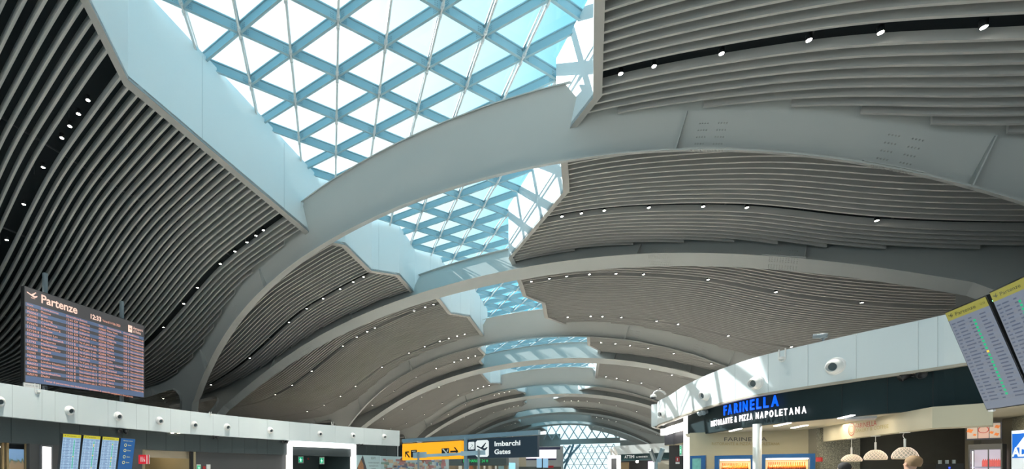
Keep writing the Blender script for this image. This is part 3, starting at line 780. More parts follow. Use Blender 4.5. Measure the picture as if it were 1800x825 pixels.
# ---- three tilted departure screens plus guidance screen, left
def fmat(name, c, s=1.0): return mat(name, (0, 0, 0), .3, emit=c, es=s)
M_SCB = fmat('screen_blue', (.30, .48, .68), .62); M_SCY = fmat('screen_yellow', (.50, .46, .03), .75); M_SCG = fmat('screen_green', (0, .42, .18), .8)
M_SCO = fmat('screen_amber', (.75, .55, .05), .8); M_SCT = fmat('screen_text', (.10, .17, .33), .7); M_SCL = fmat('screen_line', (.42, .60, .80), .62)
M_SCD = mat('screen_ink', (.02, .025, .03), .5)
def dep_screen(c4, name, label, cat, ambers, rows=22, title=True, gm=.62, bgm=None, tm=None, ym=None, group=None, gw=.05, gs=.0):
    root = thing(name, label, cat, bil(c4, .5, 1), group)
    o, n = slab([bil(c4, -.02, -.012), bil(c4, 1.02, -.012), bil(c4, 1.02, 1.01), bil(c4, -.02, 1.01)], .12, 'casing', M_BLACK, root)
    f = MB(); patch(f, c4, 0, 1, .075, 1, n, .006); f.build('screen', bgm or M_SCB, root)
    f = MB(); patch(f, c4, 0, 1, 0, .085, n, .008); f.build('header', ym or M_SCY, root)
    r0, r1 = .11, .93; rhh = (r1 - r0) / rows
    ln, tx, gr, am = MB(), MB(), MB(), MB()
    rnd = random.Random(len(label))
    for i in range(rows):
        y = r0 + i * rhh
        if i % 2: patch(ln, c4, .02, .98, y, y + rhh, n, .009)
        for s0, wmx in ((.05, .10), (.19, .24), (.47, .10), (.74, .20)):
            w_ = wmx * rnd.uniform(.55, 1); patch(tx, c4, s0, s0 + w_, y + rhh * .32, y + rhh * .68, n, .012)
        if 1 <= i < rows - 1 and (not ambers or i % 1 == 0):
            g = am if i in ambers else gr
            patch(g, c4, gm, gm + gw, y + rhh * .15 + gs, y + rhh * (.85 if gs else 1.0), n, .012)
    ln.build('row_bands', M_SCL if bgm is None else mat('band_grey', (0, 0, 0), .3, emit=(.19, .22, .27), es=.6), root); tx.build('row_text', tm or M_SCT, root); gr.build('status_green', M_SCG, root)
    if am.v: am.build('status_amber', M_SCO, root)
    Wd = (c4[1] - c4[0]).length
    if title:
        text_on(c4, n, .22, .045, Wd * .105, 'Partenze', M_SCD, root, 'title', width=Wd * .50)
        plane_icon(c4, n, .11, .042, Wd * .12, M_SCD, root)
        text_on(c4, n, .83, .045, Wd * .055, '12:33', M_SCD, root, 'clock')
    return root, n
def tilted(pxa, pya, pxb, pyb, pxd, pyd, D0, D1, D2=None):
    """top-left, top-right, a point on the left edge lower down"""
    a, b = Cw(pxa, pya, D0), Cw(pxb, pyb, D1); ex = (b - a).normalized()
    r = Cw(pxd, pyd, 1.0) - Vector((0, 0, EYE)); cam_ = Vector((0, 0, EYE))
    D = (a - cam_).dot(ex) / r.dot(ex); return a, b, cam_ + r * D
def rect_from(a, b, e, L):
    d = (e - a).normalized() * L; return [a, b, b + d, a + d]
D0 = 18.0
defs = [(111, 763, 142.5, 765.5, 105, 825, {12}), (147, 765.5, 176.5, 767.8, 140, 825, {3, 4, 11, 20}), (180.5, 768, 209, 770.3, 174, 825, {2, 12, 13, 15, 19})]
labs = ['leftmost of three tall tilted departures screens with yellow headers on the left wall', 'middle one of three tall tilted departures screens with yellow headers on the left wall',
        'rightmost of three yellow-headed departures screens, next to the blue guidance screen']
for i, d in enumerate(defs):
    D0_ = D0 * (1 + .045 * i); a, b, e = tilted(*d[:6], D0_, D0_ * 1.039)
    dep_screen(rect_from(a, b, e, 1.5), 'information_screen', labs[i], 'screen', d[6])
D0_ = D0 * 1.14; a, b, e = tilted(212.5, 770.5, 238, 772.5, 206, 825, D0_, D0_ * 1.036); c4 = rect_from(a, b, e, 1.5)
root = thing('guidance_screen', 'tall dark blue guidance screen with yellow icons beside the departures screens', 'screen', bil(c4, .5, 1))
o, n = slab(c4, .1, 'casing', M_BLACK, root)
f = MB(); patch(f, c4, .01, .99, .005, .995, n, .006); f.build('screen', fmat('deep_blue', (.005, .07, .22), .9), root)
M_YI = fmat('icon_yellow', (.65, .60, .15), .9)
for t in (.20, .36, .55, .72):
    f = MB(); cc = bil(c4, .36, t) + n * .01; ex = (c4[1] - c4[0]).normalized(); ey = (c4[0] - c4[3]).normalized()
    for q in range(16):
        a0, a1 = 2 * math.pi * q / 16, 2 * math.pi * (q + 1) / 16
        f.quad(*[cc + (ex * math.cos(x) + ey * math.sin(x)) * r for x, r in ((a0, .05), (a1, .05), (a1, .068), (a0, .068))])
    f.build('icon', M_YI, root)
    text_on(c4, n, .52, t, .07, 'Gates\nE 1-8'[:5], M_YI, root, 'caption', width=.18)
text_on(c4, n, .5, .07, .05, 'Welcome to Rome', M_YI, root, 'heading', align='CENTER', width=.5)
# screen carrier rail
mb = MB(); 
for px in (112, 160, 225):
    h = FL.hit(px, -.25); mb.bar(Cw(px, 790, 18.4 + .02 * px - 1.2), Vector((h[1].x, h[1].y, zat(790, h[0]))), .12, .12)
tag(mb.build('screen_bracket', M_BLACK), 'black wall brackets carrying the tilted screens at left', 'bracket')

# ---- left wall details
def fbox(F, px0, px1, py0, py1, o, th, name, m, parent=None):
    """box on the facade between picture columns/rows (measured at offset o)"""
    a, b = F.hit(px0, o), F.hit(px1, o); Dm = (a[0] + b[0]) / 2
    z1, z0 = zat(py0, Dm), zat(py1, Dm); n = a[3]
    A, B = a[1], b[1]; mb = MB()
    mb.hexa([(A.x, A.y, z0), (B.x, B.y, z0), (B.x - n.x * th, B.y - n.y * th, z0), (A.x - n.x * th, A.y - n.y * th, z0),
             (A.x, A.y, z1), (B.x, B.y, z1), (B.x - n.x * th, B.y - n.y * th, z1), (A.x - n.x * th, A.y - n.y * th, z1)])
    return mb.build(name, m, parent)
def fc4(F, px0, px1, py0, py1, o):
    a, b = F.hit(px0, o), F.hit(px1, o); Dm = (a[0] + b[0]) / 2; z1, z0 = zat(py0, Dm), zat(py1, Dm)
    return [Vector((a[1].x, a[1].y, z1)), Vector((b[1].x, b[1].y, z1)), Vector((b[1].x, b[1].y, z0)), Vector((a[1].x, a[1].y, z0))], Vector((a[3].x, a[3].y, 0))
# light box
root = thing('light_box', 'white glowing upright light box on the dark wall at far left', 'light', FL.pt(82, 829, -.2))
fbox(FL, 72, 93, 783, 860, -.22, .12, 'frame', mat('mid_grey', (.12, .12, .13), .5), root); fbox(FL, 75, 90, 786, 855, -.20, .04, 'diffuser', M_FRAMEGLOW, root)
# timber shopfront at far left
M_WOOD = mat('pale_timber', (.40, .27, .13), .6, var=.15, vscale=4)
struct(wseg(FL, -60, 70, 0, ZD, -1.6, -1.8, 'wall_left', mat('shop_dark', (.05, .045, .045), .6)))
fence_i = 0
for px, w_ in ((-18, 5), (-6, 5), (4, 5), (12, 5), (46, 3), (52, 5), (61, 5)):
    o = fbox(FL, px, px + w_ * .75, 779, 870, -.5 - .03 * (px % 3), .12, 'timber_fin', M_WOOD)
    tag(o, 'tall pale timber fin of the shopfront, %s from the left' % ORD[fence_i], 'fin', 'timber fins of the far left shopfront'); fence_i += 1
M_PIC = mat('beach_picture', (.3, .3, .25), .6)
t = M_PIC.node_tree; b_ = t.nodes['Principled BSDF']; tc = t.nodes.new('ShaderNodeTexCoord'); sp_ = t.nodes.new('ShaderNodeSeparateXYZ'); rp = t.nodes.new('ShaderNodeValToRGB')
t.links.new(tc.outputs['Generated'], sp_.inputs[0]); ns = t.nodes.new('ShaderNodeTexNoise'); ns.inputs['Scale'].default_value = 6; ad = t.nodes.new('ShaderNodeMath'); ad.operation = 'MULTIPLY_ADD'; ad.inputs[1].default_value = .25
t.links.new(tc.outputs['Generated'], ns.inputs['Vector']); t.links.new(ns.outputs['Fac'], ad.inputs[0]); t.links.new(sp_.outputs['Z'], ad.inputs[2]); t.links.new(ad.outputs[0], rp.inputs[0])
rp.color_ramp.elements[0].color = (.35, .22, .11, 1); rp.color_ramp.elements[1].color = (.22, .38, .6, 1)
e_ = rp.color_ramp.elements.new(.72); e_.color = (.30, .22, .14, 1); e_ = rp.color_ramp.elements.new(.78); e_.color = (.10, .16, .12, 1); e_ = rp.color_ramp.elements.new(.84); e_.color = (.2, .35, .55, 1)
t.links.new(rp.outputs[0], b_.inputs['Base Color']); t.links.new(rp.outputs[0], b_.inputs['Emission Color']); b_.inputs['Emission Strength'].default_value = .5
tag(fbox(FL, 17, 42, 790, 850, -1.3, .06, 'landscape_screen', M_PIC), 'bright landscape picture screen between the timber fins', 'screen')
o = fbox(FL, -5, 6, 785, 787, -1.2, .1, 'tube_light', M_TUBE); tag(o, 'short bright strip lamp inside the far left shop', 'lamp')
# washroom flag sign
root = thing('washroom_sign', 'red projecting washroom sign with white figures beside the beige opening', 'sign', FL.pt(250, 808, .1))
c4 = [Cw(243.5, 800, 24.2), Cw(259, 800, 24.0), Cw(259, 816, 24.0), Cw(243.5, 816, 24.2)]
o, n = slab(c4, .10, 'sign_panel', mat('sign_red', (.45, .008, .02), .4, emit=(.5, .01, .03), es=.35), root)
ex = (c4[1] - c4[0]).normalized(); ey = Vector((0, 0, 1)); cc = bil(c4, .5, .5) + n * .012
for dx in (-.12, -.03):
    f = MB(); f.lathe(cc + ex * dx + ey * .11, n, [(0, .001), (0, .026)], 12); f.add([cc + ex * (dx + x) + ey * y for x, y in ((-.032, .075), (.032, .075), (.022, -.02), (.02, -.13), (-.02, -.13), (-.022, -.02))], [(0, 1, 2, 3, 4, 5)])
    f.build('figure', M_WHITE, root)
f = MB(); f.lathe(cc + ex * .09 + ey * .11, n, [(0, .001), (0, .024)], 12); f.add([cc + ex * (.09 + x) + ey * y for x, y in ((-.03, .07), (.01, .07), (.015, 0), (.06, -.02), (.07, -.12), (.03, -.10), (-.04, -.03))], [(0, 1, 2, 3, 4, 5, 6)])
f.lathe(cc + ex * .085 - ey * .06, n, [(0, .05), (0, .065)], 14); f.build('wheelchair_figure', M_WHITE, root)
sb = [Cw(259, 800, 24.0), Cw(263, 800, 24.3), Cw(263, 816, 24.3), Cw(259, 816, 24.0)]; slab(sb, .04, 'side_plate', M_WHITE, root)
# beige recess
M_BEI = mat('beige_lintel', (.48, .42, .32), .7); M_BRN = mat('beige_wall', (.30, .25, .15), .7)
struct(wseg(FL, 250, 343, 2.44, ZD, -.75, -.9, 'beam', M_BEI)); 
mb = MB(); a, b = FL.hit(250, -.35), FL.hit(340, -.35); n = a[3]
for q in (a, b):
    e = q[1] - n * 4; mb.hexa([(q[1].x, q[1].y, 0), (e.x, e.y, 0), (e.x + .1, e.y + .1, 0), (q[1].x + .1, q[1].y + .1, 0), (q[1].x, q[1].y, ZD - .01), (e.x, e.y, ZD - .01), (e.x + .1, e.y + .1, ZD - .01), (q[1].x + .1, q[1].y + .1, ZD - .01)])
e0, e1 = a[1] - n * 4, b[1] - n * 4 + (b[1] - a[1]) * .5
mb.hexa([(e0.x - 1, e0.y - 1, 0), (e1.x, e1.y, 0), (e1.x - .2, e1.y, 0), (e0.x - 1.2, e0.y - 1, 0), (e0.x - 1, e0.y - 1, 3.7), (e1.x, e1.y, 3.7), (e1.x - .2, e1.y, 3.7), (e0.x - 1.2, e0.y - 1, 3.7)])
struct(mb.build('wall_recess', M_BRN))
ld = bpy.data.lights.new('recess_lamp', 'POINT'); ld.energy = 60; ld.color = (1, .85, .6); ld.shadow_soft_size = .3; lo = bpy.data.objects.new('recess_lamp', ld); COL.objects.link(lo); m_ = (a[1] + b[1]) / 2 - n * 2; lo.location = (m_.x, m_.y, 3.0)
tag(fbox(FL, 303, 313, 812, 850, -3.0, .05, 'dark_green_door', mat('moss', (.05, .07, .01), .6)), 'dark green door panel deep inside the beige opening', 'door panel')
struct(fbox(FL, 335, 343, 792, 860, -.35, .15, 'pillar', M_BLACK))
def exit_sign(c4, label, arrow=1):
    root = thing('exit_sign', label, 'exit sign', bil(c4, .5, 1)); o, n = slab(c4, .06, 'housing', M_WHITE, root)
    f = MB(); patch(f, c4, .12, .88, .14, .86, n, .006); f.build('green_panel', mat('exit_green', (0, .25, .1), .4, emit=(.0, .42, .2), es=.7), root)
    f = MB(); patch(f, c4, .46, .56, .35, .62, n, .012); patch(f, c4, .30, .72, .44, .52, n, .012); patch(f, c4, .38, .48, .60, .78, n, .012); patch(f, c4, .54, .66, .60, .74, n, .012); patch(f, c4, .47, .57, .22, .32, n, .012)
    f.build('running_figure', mat('exit_white', (.8, .9, .85), emit=(.8, 1, .9), es=.6), root); return root
q4, n = fc4(FL, 346, 353, 817, 829, -.3); exit_sign(q4, 'small green exit sign low on the plain grey wall at left')
q4, n = fc4(FL, 363, 370, 817, 830, -.4); o, n_ = slab(q4, .08, 'fire_notice', M_WHITE); tag(o, 'small white notice box beside a red call point on the grey wall', 'notice')
q4, n = fc4(FL, 357, 361.5, 820, 828, -.4); o, n_ = slab(q4, .05, 'call_point', mat('fire_red', (.4, .02, .02), .4)); tag(o, 'small red fire call point between exit sign and white notice', 'alarm')

# lit doorway
fr4 = [FL.pt(507, 776, -.1), FL.pt(626, 782, -.1)]
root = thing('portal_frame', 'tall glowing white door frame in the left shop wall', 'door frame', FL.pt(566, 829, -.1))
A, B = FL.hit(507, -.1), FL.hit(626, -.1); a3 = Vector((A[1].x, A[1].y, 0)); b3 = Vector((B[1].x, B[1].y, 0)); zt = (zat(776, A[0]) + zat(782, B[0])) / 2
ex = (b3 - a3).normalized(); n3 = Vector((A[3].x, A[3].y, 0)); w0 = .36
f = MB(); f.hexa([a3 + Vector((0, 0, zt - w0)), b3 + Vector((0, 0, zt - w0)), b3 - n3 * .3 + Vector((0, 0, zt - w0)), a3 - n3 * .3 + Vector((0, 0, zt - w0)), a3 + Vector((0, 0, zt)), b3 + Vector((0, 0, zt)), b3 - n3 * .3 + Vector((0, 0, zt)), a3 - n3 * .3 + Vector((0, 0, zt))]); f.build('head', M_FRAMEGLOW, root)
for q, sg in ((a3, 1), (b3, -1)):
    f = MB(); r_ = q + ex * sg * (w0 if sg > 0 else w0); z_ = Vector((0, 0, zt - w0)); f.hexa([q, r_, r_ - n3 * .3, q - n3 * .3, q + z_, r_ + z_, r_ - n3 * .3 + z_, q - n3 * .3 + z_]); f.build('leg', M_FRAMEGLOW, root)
f = MB(); 
for q in (a3, b3):
    e = q - n3 * 5; f.hexa([q - n3 * .3, e, e + ex * .1, q - n3 * .3 + ex * .1] + [p_ + Vector((0, 0, zt)) for p_ in (q - n3 * .3, e, e + ex * .1, q - n3 * .3 + ex * .1)])
e0, e1 = a3 - n3 * 5 - ex, b3 - n3 * 5 + ex * 3
f.hexa([e0, e1, e1 - n3 * .1, e0 - n3 * .1] + [p_ + Vector((0, 0, zt)) for p_ in (e0, e1, e1 - n3 * .1, e0 - n3 * .1)])
struct(f.build('wall_lobby', mat('lobby_dark', (.05, .075, .08), .5)))
f = MB(); zc = zt - .62; f.hexa([p_ + Vector((0, 0, zc)) for p_ in (a3 - n3 * 1.3, b3 - n3 * 1.3, b3 - n3 * 5, a3 - n3 * 5)] + [p_ + Vector((0, 0, zc + .08)) for p_ in (a3 - n3 * 1.3, b3 - n3 * 1.3, b3 - n3 * 5, a3 - n3 * 5)]); struct(f.build('ceiling_lobby', mat('lobby_ceiling', (.14, .15, .15), .6)))
f = MB(); f.hexa([p_ + Vector((0, 0, zc)) for p_ in (a3 - n3 * 1.2, b3 - n3 * 1.2, b3 - n3 * 1.32, a3 - n3 * 1.32)] + [p_ + Vector((0, 0, zt)) for p_ in (a3 - n3 * 1.2, b3 - n3 * 1.2, b3 - n3 * 1.32, a3 - n3 * 1.32)]); struct(f.build('beam', mat('lobby_beam', (.07, .085, .09), .5)))
for (x0, x1, y0, y1), l in (((524, 533, 802.5, 815), 'green exit sign, left one inside the lit doorway'), ((561.5, 569.5, 804, 816.5), 'green exit sign, right one inside the lit doorway')):
    D = FL.hit(566, -2.5)[0]; exit_sign([Cw(x0, y0, D), Cw(x1, y0, D - .15), Cw(x1, y1, D - .15), Cw(x0, y1, D)], l)
D = FL.hit(566, -3.5)[0]; f = MB(); f.lathe(Cw(542, 807, D), (-Cw(542, 807, D)).normalized(), [(0, .09), (.05, .08), (.05, .001)], 14); tag(f.build('alarm_beacon', mat('fire_red', (0, 0, 0))), 'small red alarm disc between the two green exit signs', 'alarm')
# posters
q4, n = fc4(FL, 627, 668, 801, 850, -.18)
M_PO = mat('poster_blue', (.42, .55, .58), .5); M_PD = mat('poster_dark', (.06, .06, .07), .5); M_PF = mat('poster_food', (.35, .17, .08), .6, var=.5, vscale=6)
root = thing('gelato_poster', 'pale blue wall poster with food photo on its left, right of the lit doorway', 'poster', bil(q4, .5, 1)); o, n_ = slab(q4, .05, 'board', M_PO, root)
f = MB(); f.add([bil(q4, s, t) + n * .01 for s, t in ((.02, .45), (.25, .0), (.42, .5), (.2, 1), (0, 1))], [(0, 1, 2, 3, 4)]); f.build('dark_shape', M_PD, root)
f = MB(); f.add([bil(q4, s, t) + n * .02 for s, t in ((.05, .4), (.18, .15), (.28, .35), (.3, .8), (.12, .9), (.04, .7))], [(0, 1, 2, 3, 4, 5)]); f.build('food_photo', M_PF, root)
WQ = (q4[1] - q4[0]).length
text_on(q4, n, .70, .10, .3, 'GELATO', M_PD, root, 'heading', align='CENTER', width=WQ * .2)
for i, tx in enumerate(('L\'arte italiana del gelato artigianale', 'preparato ogni giorno con cura', 'in aeroporto')): text_on(q4, n, .72, .26 + .11 * i, .2, tx, M_PD, root, 'caption', align='CENTER', width=WQ * (.5, .4, .2)[i])
D = 39.0
c4 = [Cw(669, 802, 37), Cw(789, 806, 40), Cw(789, 860, 40), Cw(669, 860, 37)]
root = thing('photo_collage', 'wall of small colourful photographs behind the yellow sign', 'poster', bil(c4, .5, 1))
o, n_ = slab(c4, .1, 'backing', M_PO, root)
rnd = random.Random(3); pal = [(.35, .15, .10), (.12, .22, .42), (.45, .35, .28), (.5, .55, .58), (.15, .15, .2), (.55, .42, .3), (.2, .3, .25), (.4, .2, .2)]
for ci_, pc in enumerate(pal):
    f = MB()
    for q in range(22):
        s = rnd.random() * .94; t = rnd.random() * .9; patch(f, c4, s, min(1, s + rnd.uniform(.03, .09)), t, min(1, t + rnd.uniform(.05, .13)), n_, .01 + .004 * ci_)
    o = f.build('photographs', mat('photo_%d' % ci_, pc, .5, var=.4, vscale=2), root); o['kind'] = 'stuff'

# ------------------------------------------------------------------ sign gantry in the middle
GD0, GD1 = 25.6, 20.0
def GDep(px): # depth along the gantry line
    t = (px - 709) / (948 - 709); a = (709 - PX0) * GD0; b = (948 - PX0) * GD1
    # straight line in plan: interpolate 1/D linearly in px
    return 1 / (1 / GD0 + t * (1 / GD1 - 1 / GD0))
def G(px, py, o=0): D = GDep(px) - o; return Cw(px, py, D)
ztop = EYE + 57 / FPX * GD0
gx = (G(948, 800) - G(709, 800)); gx.z = 0; gx.normalize(); gn = Vector((gx.y, -gx.x, 0)); 
if gn.dot(-G(800, 800)) < 0: gn = -gn
root = thing('sign_gantry', 'blue-grey steel post with long cross beam carrying the yellow and dark signs', 'sign frame', G(820, 829))
def gz(px, z): p = G(px, PY0); p.z = z; return p
f = MB(); f.bar(gz(709, ztop - .09), gz(948, ztop - .09), .2, .2); f.build('cross_beam', M_BLUEM, root)
f = MB(); p = gz(820, 0); f.bar(p, gz(820, ztop - .1), .2, .2); f.build('post', M_BLUEM, root)
def gsign(px0, px1, z0, z1, label, m, name):
    c4 = [gz(px0, z1) + gn * .12, gz(px1, z1) + gn * .12, gz(px1, z0) + gn * .12, gz(px0, z0) + gn * .12]
    rt = thing(name, label, 'sign', gz((px0 + px1) / 2, z0)); o, n = slab(c4, .18, 'sign_panel', m, rt); return rt, c4, n
zs1, zs0 = ztop - .26, ztop - 1.15
rt, c4, n = gsign(710, 814, zs0 - .0, zs1, 'bright yellow-orange hanging direction sign with black arrows', mat('sign_yellow', (.85, .35, .01), .4, emit=(1.0, .42, .01), es=.5), 'direction_sign')
W4, H4 = (c4[1] - c4[0]).length, (c4[0] - c4[3]).length
def arrow(c4, n, s, t, sz, ang, m, parent):
    ex = (c4[1] - c4[0]).normalized(); ey = (c4[0] - c4[3]).normalized(); p = bil(c4, s, t) + n * .012
    ca, sa = math.cos(ang), math.sin(ang); 
    def Z(x, y): x, y = x * sz, y * sz; return p + ex * (x * ca - y * sa) + ey * (x * sa + y * ca)
    f = MB(); f.add([Z(-.5, -.09), Z(.38, -.09), Z(.38, .09), Z(-.5, .09)], [(0, 1, 2, 3)])
    f.add([Z(.5, 0), Z(.1, .42), Z(-.08, .42), Z(.30, 0)], [(0, 1, 2, 3)]); f.add([Z(.5, 0), Z(.1, -.42), Z(-.08, -.42), Z(.30, 0)], [(0, 1, 2, 3)])
    return f.build('arrow', m, parent)
arrow(c4, n, .095, .66, .46, math.radians(135), M_BLACK, rt); arrow(c4, n, .89, .58, .50, 0, M_BLACK, rt)
f = MB(); patch(f, c4, .16, .27, .40, .85, n, .012); patch(f, c4, .69, .81, .38, .84, n, .012); f.build('pictogram', M_BLACK, rt)
f = MB(); f.add([bil(c4, s, t) + n * .018 for s, t in ((.70, .42), (.72, .40), (.80, .72), (.78, .76))], [(0, 1, 2, 3)]); f.add([bil(c4, s, t) + n * .018 for s, t in ((.77, .55), (.79, .42), (.80, .42), (.79, .6))], [(0, 1, 2, 3)]); f.add([bil(c4, s, t) + n * .018 for s, t in ((.18, .45), (.25, .45), (.25, .5), (.18, .5))], [(0, 1, 2, 3)]); f.build('symbol', M_WHITE, rt)
rt, c4, n = gsign(824, 947, zs0, zs1 + .02, 'dark blue hanging sign reading Imbarchi Gates with white plane symbol', mat('sign_navy', (.012, .035, .06), .35), 'gates_sign')
W4, H4 = (c4[1] - c4[0]).length, (c4[0] - c4[3]).length
MW2 = mat('sign_white', (.8, .8, .78), .4, emit=(.9, .9, .88), es=.35)
def rsq(c4, s0, s1, t0, t1, n, m, parent, name):
    f = MB(); a, b = (s1 - s0) * .12, (t1 - t0) * .10
    f.add([bil(c4, s, t) + n * .012 for s, t in ((s0 + a, t0), (s1 - a, t0), (s1, t0 + b), (s1, t1 - b), (s1 - a, t1), (s0 + a, t1), (s0, t1 - b), (s0, t0 + b))], [tuple(range(8))]); return f.build(name, m, parent)
rsq(c4, .135, .335, .06, .93, n, MW2, rt, 'plane_panel'); rsq(c4, .02, .115, .12, .52, n, MW2, rt, 'small_panel')
plane_icon(c4, n, .235, .47, W4 * .165, mat('sign_navy', (0, 0, 0)), rt, 'plane_symbol', True, .02)
f = MB()
for s, t in ((.07, .24), (.08, .28), (.05, .40), (.09, .42), (.07, .34), (.04, .44)): patch(f, c4, s, s + .014, t, t + .05, n, .018)
f.build('small_symbol', M_GREYM, rt)
text_on(c4, n, .415, .30, H4 * .34, 'Imbarchi', MW2, rt, 'lettering', width=W4 * .36, o=.014, weight=.008)
text_on(c4, n, .415, .70, H4 * .34, 'Gates', MW2, rt, 'lettering', width=W4 * .23, o=.014, weight=.008)
# slim blue bar on two thin masts in front
root = thing('mast_bar', 'pale blue crossbar on two slim grey masts in front of the gantry signs', 'sign frame', Cw(738, 829, 15))
D = 15.0
f = MB()
M_PB = mat('pale_blue_paint', (.40, .55, .64), .4)
for x0, x1, ya, yb in ((726, 750, 801, 800), (750, 810, 801.5, 798.5), (810, 853, 798, 796)):
    hh_ = (10, 5, 8)[(726, 750, 810).index(x0)] / FPX * D
    f.bar(Cw(x0, ya, D), Cw(x1, yb, D), .06, hh_)
f.build('crossbar', M_PB, root)
for x, y in ((735.5, 795), (841.5, 790)):
    f = MB(); b0 = Cw(x, 829, D - .1); b0.z = 0; f.tube(b0, Cw(x, y, D - .1), .035, n=12); f.build('mast', M_GREYM, root)

# ------------------------------------------------------------------ distant shops
def far_box(px0, px1, py0, py1, D0, D1, th, name, m, parent=None):
    c4 = [Cw(px0, py0, D0), Cw(px1, py0, D1), Cw(px1, py1, D1), Cw(px0, py1, D0)]
    z1 = c4[0].z; 
    for q in (0, 1): c4[q].z = z1
    for q in (2, 3): c4[q].z = c4[3].z
    o, n = slab(c4, th, name, m, parent); return o, c4, n
o, c4, n = far_box(789, 890, 806, 819, 48, 46, 2, 'wall_shop_band', mat('band_grey_green', (.05, .075, .08), .5)); struct(o)
rt = thing('led_ticker', 'green glowing LED lettering on a dark shop band behind the gantry', 'sign', Cw(835, 812, 45.8))
c5 = [Cw(812, 807, 45.7), Cw(860, 807, 45.3), Cw(860, 815, 45.3), Cw(812, 815, 45.7)]; o, n5 = slab(c5, .05, 'ticker_panel', M_BLACK, rt)
text_on(c5, n5, .5, .5, .42, 'EXCHANGE 24 H', fmat('led_green', (0, .6, .15), .9), rt, 'lettering', align='CENTER', width=(c5[1] - c5[0]).length * .9)
o, c4, n = far_box(786, 892, 819, 850, 49, 47, .5, 'wall_shop', mat('shop_beige', (.30, .24, .17), .7, var=.5, vscale=.8)); struct(o)
rnd = random.Random(5)
for i, (x0, x1, cc) in enumerate(((806, 812, (.6, .6, .55)), (824, 831, (.35, .12, .05)), (838, 844, (.5, .42, .3)), (850, 853, (.8, .75, .7)), (858, 864, (.45, .38, .28)), (870, 873, (.8, .78, .75)), (876, 886, (.35, .55, .58)))):
    o, _, _ = far_box(x0, x1, 819.5, 845, 46.5, 46.4, .1, 'display_panel', mat('disp_%d' % i, cc, .6))
    tag(o, 'narrow display panel, %s from the left under the green ticker' % ORD[i], 'display')
o, c4, n = far_box(890, 912, 803, 850, 52, 52, 1, 'pillar', mat('pale_grey', (.42, .43, .43), .6)); struct(o)
o, c4, n = far_box(895, 906, 814, 835, 50.5, 50.5, .1, 'cyan_screen', fmat('cyan', (.35, .75, .9), .8)); tag(o, 'small bright cyan screen on the pale pillar beyond the gantry', 'screen')
o, c4, n = far_box(906, 990, 786, 850, 80, 78, 1, 'wall_back', mat('pale_wall', (.42, .43, .42), .6)); struct(o)
o, c4, n = far_box(913, 925, 803, 835, 74, 74, .4, 'pillar', mat('sand', (.42, .37, .26), .7)); struct(o)
rt = thing('led_billboard', 'wide white-pink glowing LED billboard with dark trims near the end wall', 'screen', Cw(950, 810, 72))
o, c4, n = far_box(925, 978, 791.5, 806.5, 72, 71, .3, 'display', fmat('billboard', (1.0, .90, 1.0), 1.1), rt)
for y0, y1, x0, x1 in ((787, 791, 940, 985), (806.5, 809.5, 925, 978)): far_box(x0, x1, y0, y1, 71.8, 70.8, .4, 'trim_bar', mat('plum', (.05, .05, .12), .5), rt)
for i, (x0, x1) in enumerate(((944, 952.5), (954.5, 963.5))):
    o, c4, n = far_box(x0, x1, 806.5, 822.5, 42, 42, .1, 'information_screen', fmat('pale_blue_scr', (.25, .45, .62), .8)); tag(o, '%s one of two small pale blue screens below the LED billboard' % ('left', 'right')[i], 'screen')
f = MB(); b0 = Cw(953.5, 829, 42.1); b0.z = 0; f.bar(b0, Cw(953.5, 806, 42.1), .12, .12); tag(f.build('screen_post', M_BLACK), 'thin black post between the two small pale blue screens', 'post')
rt = thing('till_canopy', 'low dark counter top with a red box below the LED billboard', 'counter', Cw(950, 829, 55))
far_box(912, 986, 821, 840, 55, 55, 1, 'counter', mat('ctr', (.08, .1, .1), .5), rt); far_box(964, 973, 819, 823, 54, 54, .3, 'red_box', mat('redbx', (.5, .02, .03), .5), rt)
# right distant shop
def RD(px): return 1 / (1 / 64.0 + (px - 1080) / (1177 - 1080) * (1 / 56.5 - 1 / 64.0))
def rbox(px0, px1, z0, z1, o, th, name, m, parent=None):
    a, b = Cw(px0, 829, RD(px0) + o), Cw(px1, 829, RD(px1) + o); c4 = [Vector((a.x, a.y, z1)), Vector((b.x, b.y, z1)), Vector((b.x, b.y, z0)), Vector((a.x, a.y, z0))]
    ob, n = slab(c4, th, name, m, parent); return ob, c4, n
rbox_f, c4, n = rbox(1079, 1190, ZB0, ZB0 + 1.17, 0, .4, 'fascia_far', mat('fascia_grey', (.36, .39, .39), .5)); tag(rbox_f, 'pale grey fascia of the distant shop block at right', 'fascia')
ob, c4, n = rbox(1086, 1190, ZB0 - .85, ZB0, .3, .3, 'wall_shop_band', mat('band_teal', (.012, .045, .05), .4)); struct(ob)
text_on(c4, n, .13, .45, .55, 'ATTIMI', MW2, None, 'shop_lettering', width=1.5)
_t = COL.objects['shop_lettering'] if 'shop_lettering' in COL.objects else None
if _t: tag(_t, 'small white lettering on the distant shop band at right', 'lettering')
_t = text_on(c4, n, .34, .5, .26, 'by HEINZ BECK', MW2, None, 'shop_lettering', width=1.7); tag(_t, 'tiny white second line of lettering, right of the larger distant letters', 'lettering')
ob, _, _ = rbox(1086, 1190, 0, ZB0 - .85, 3.0, .3, 'wall_shop', mat('shop_back_dark', (.03, .03, .032), .5)); struct(ob)
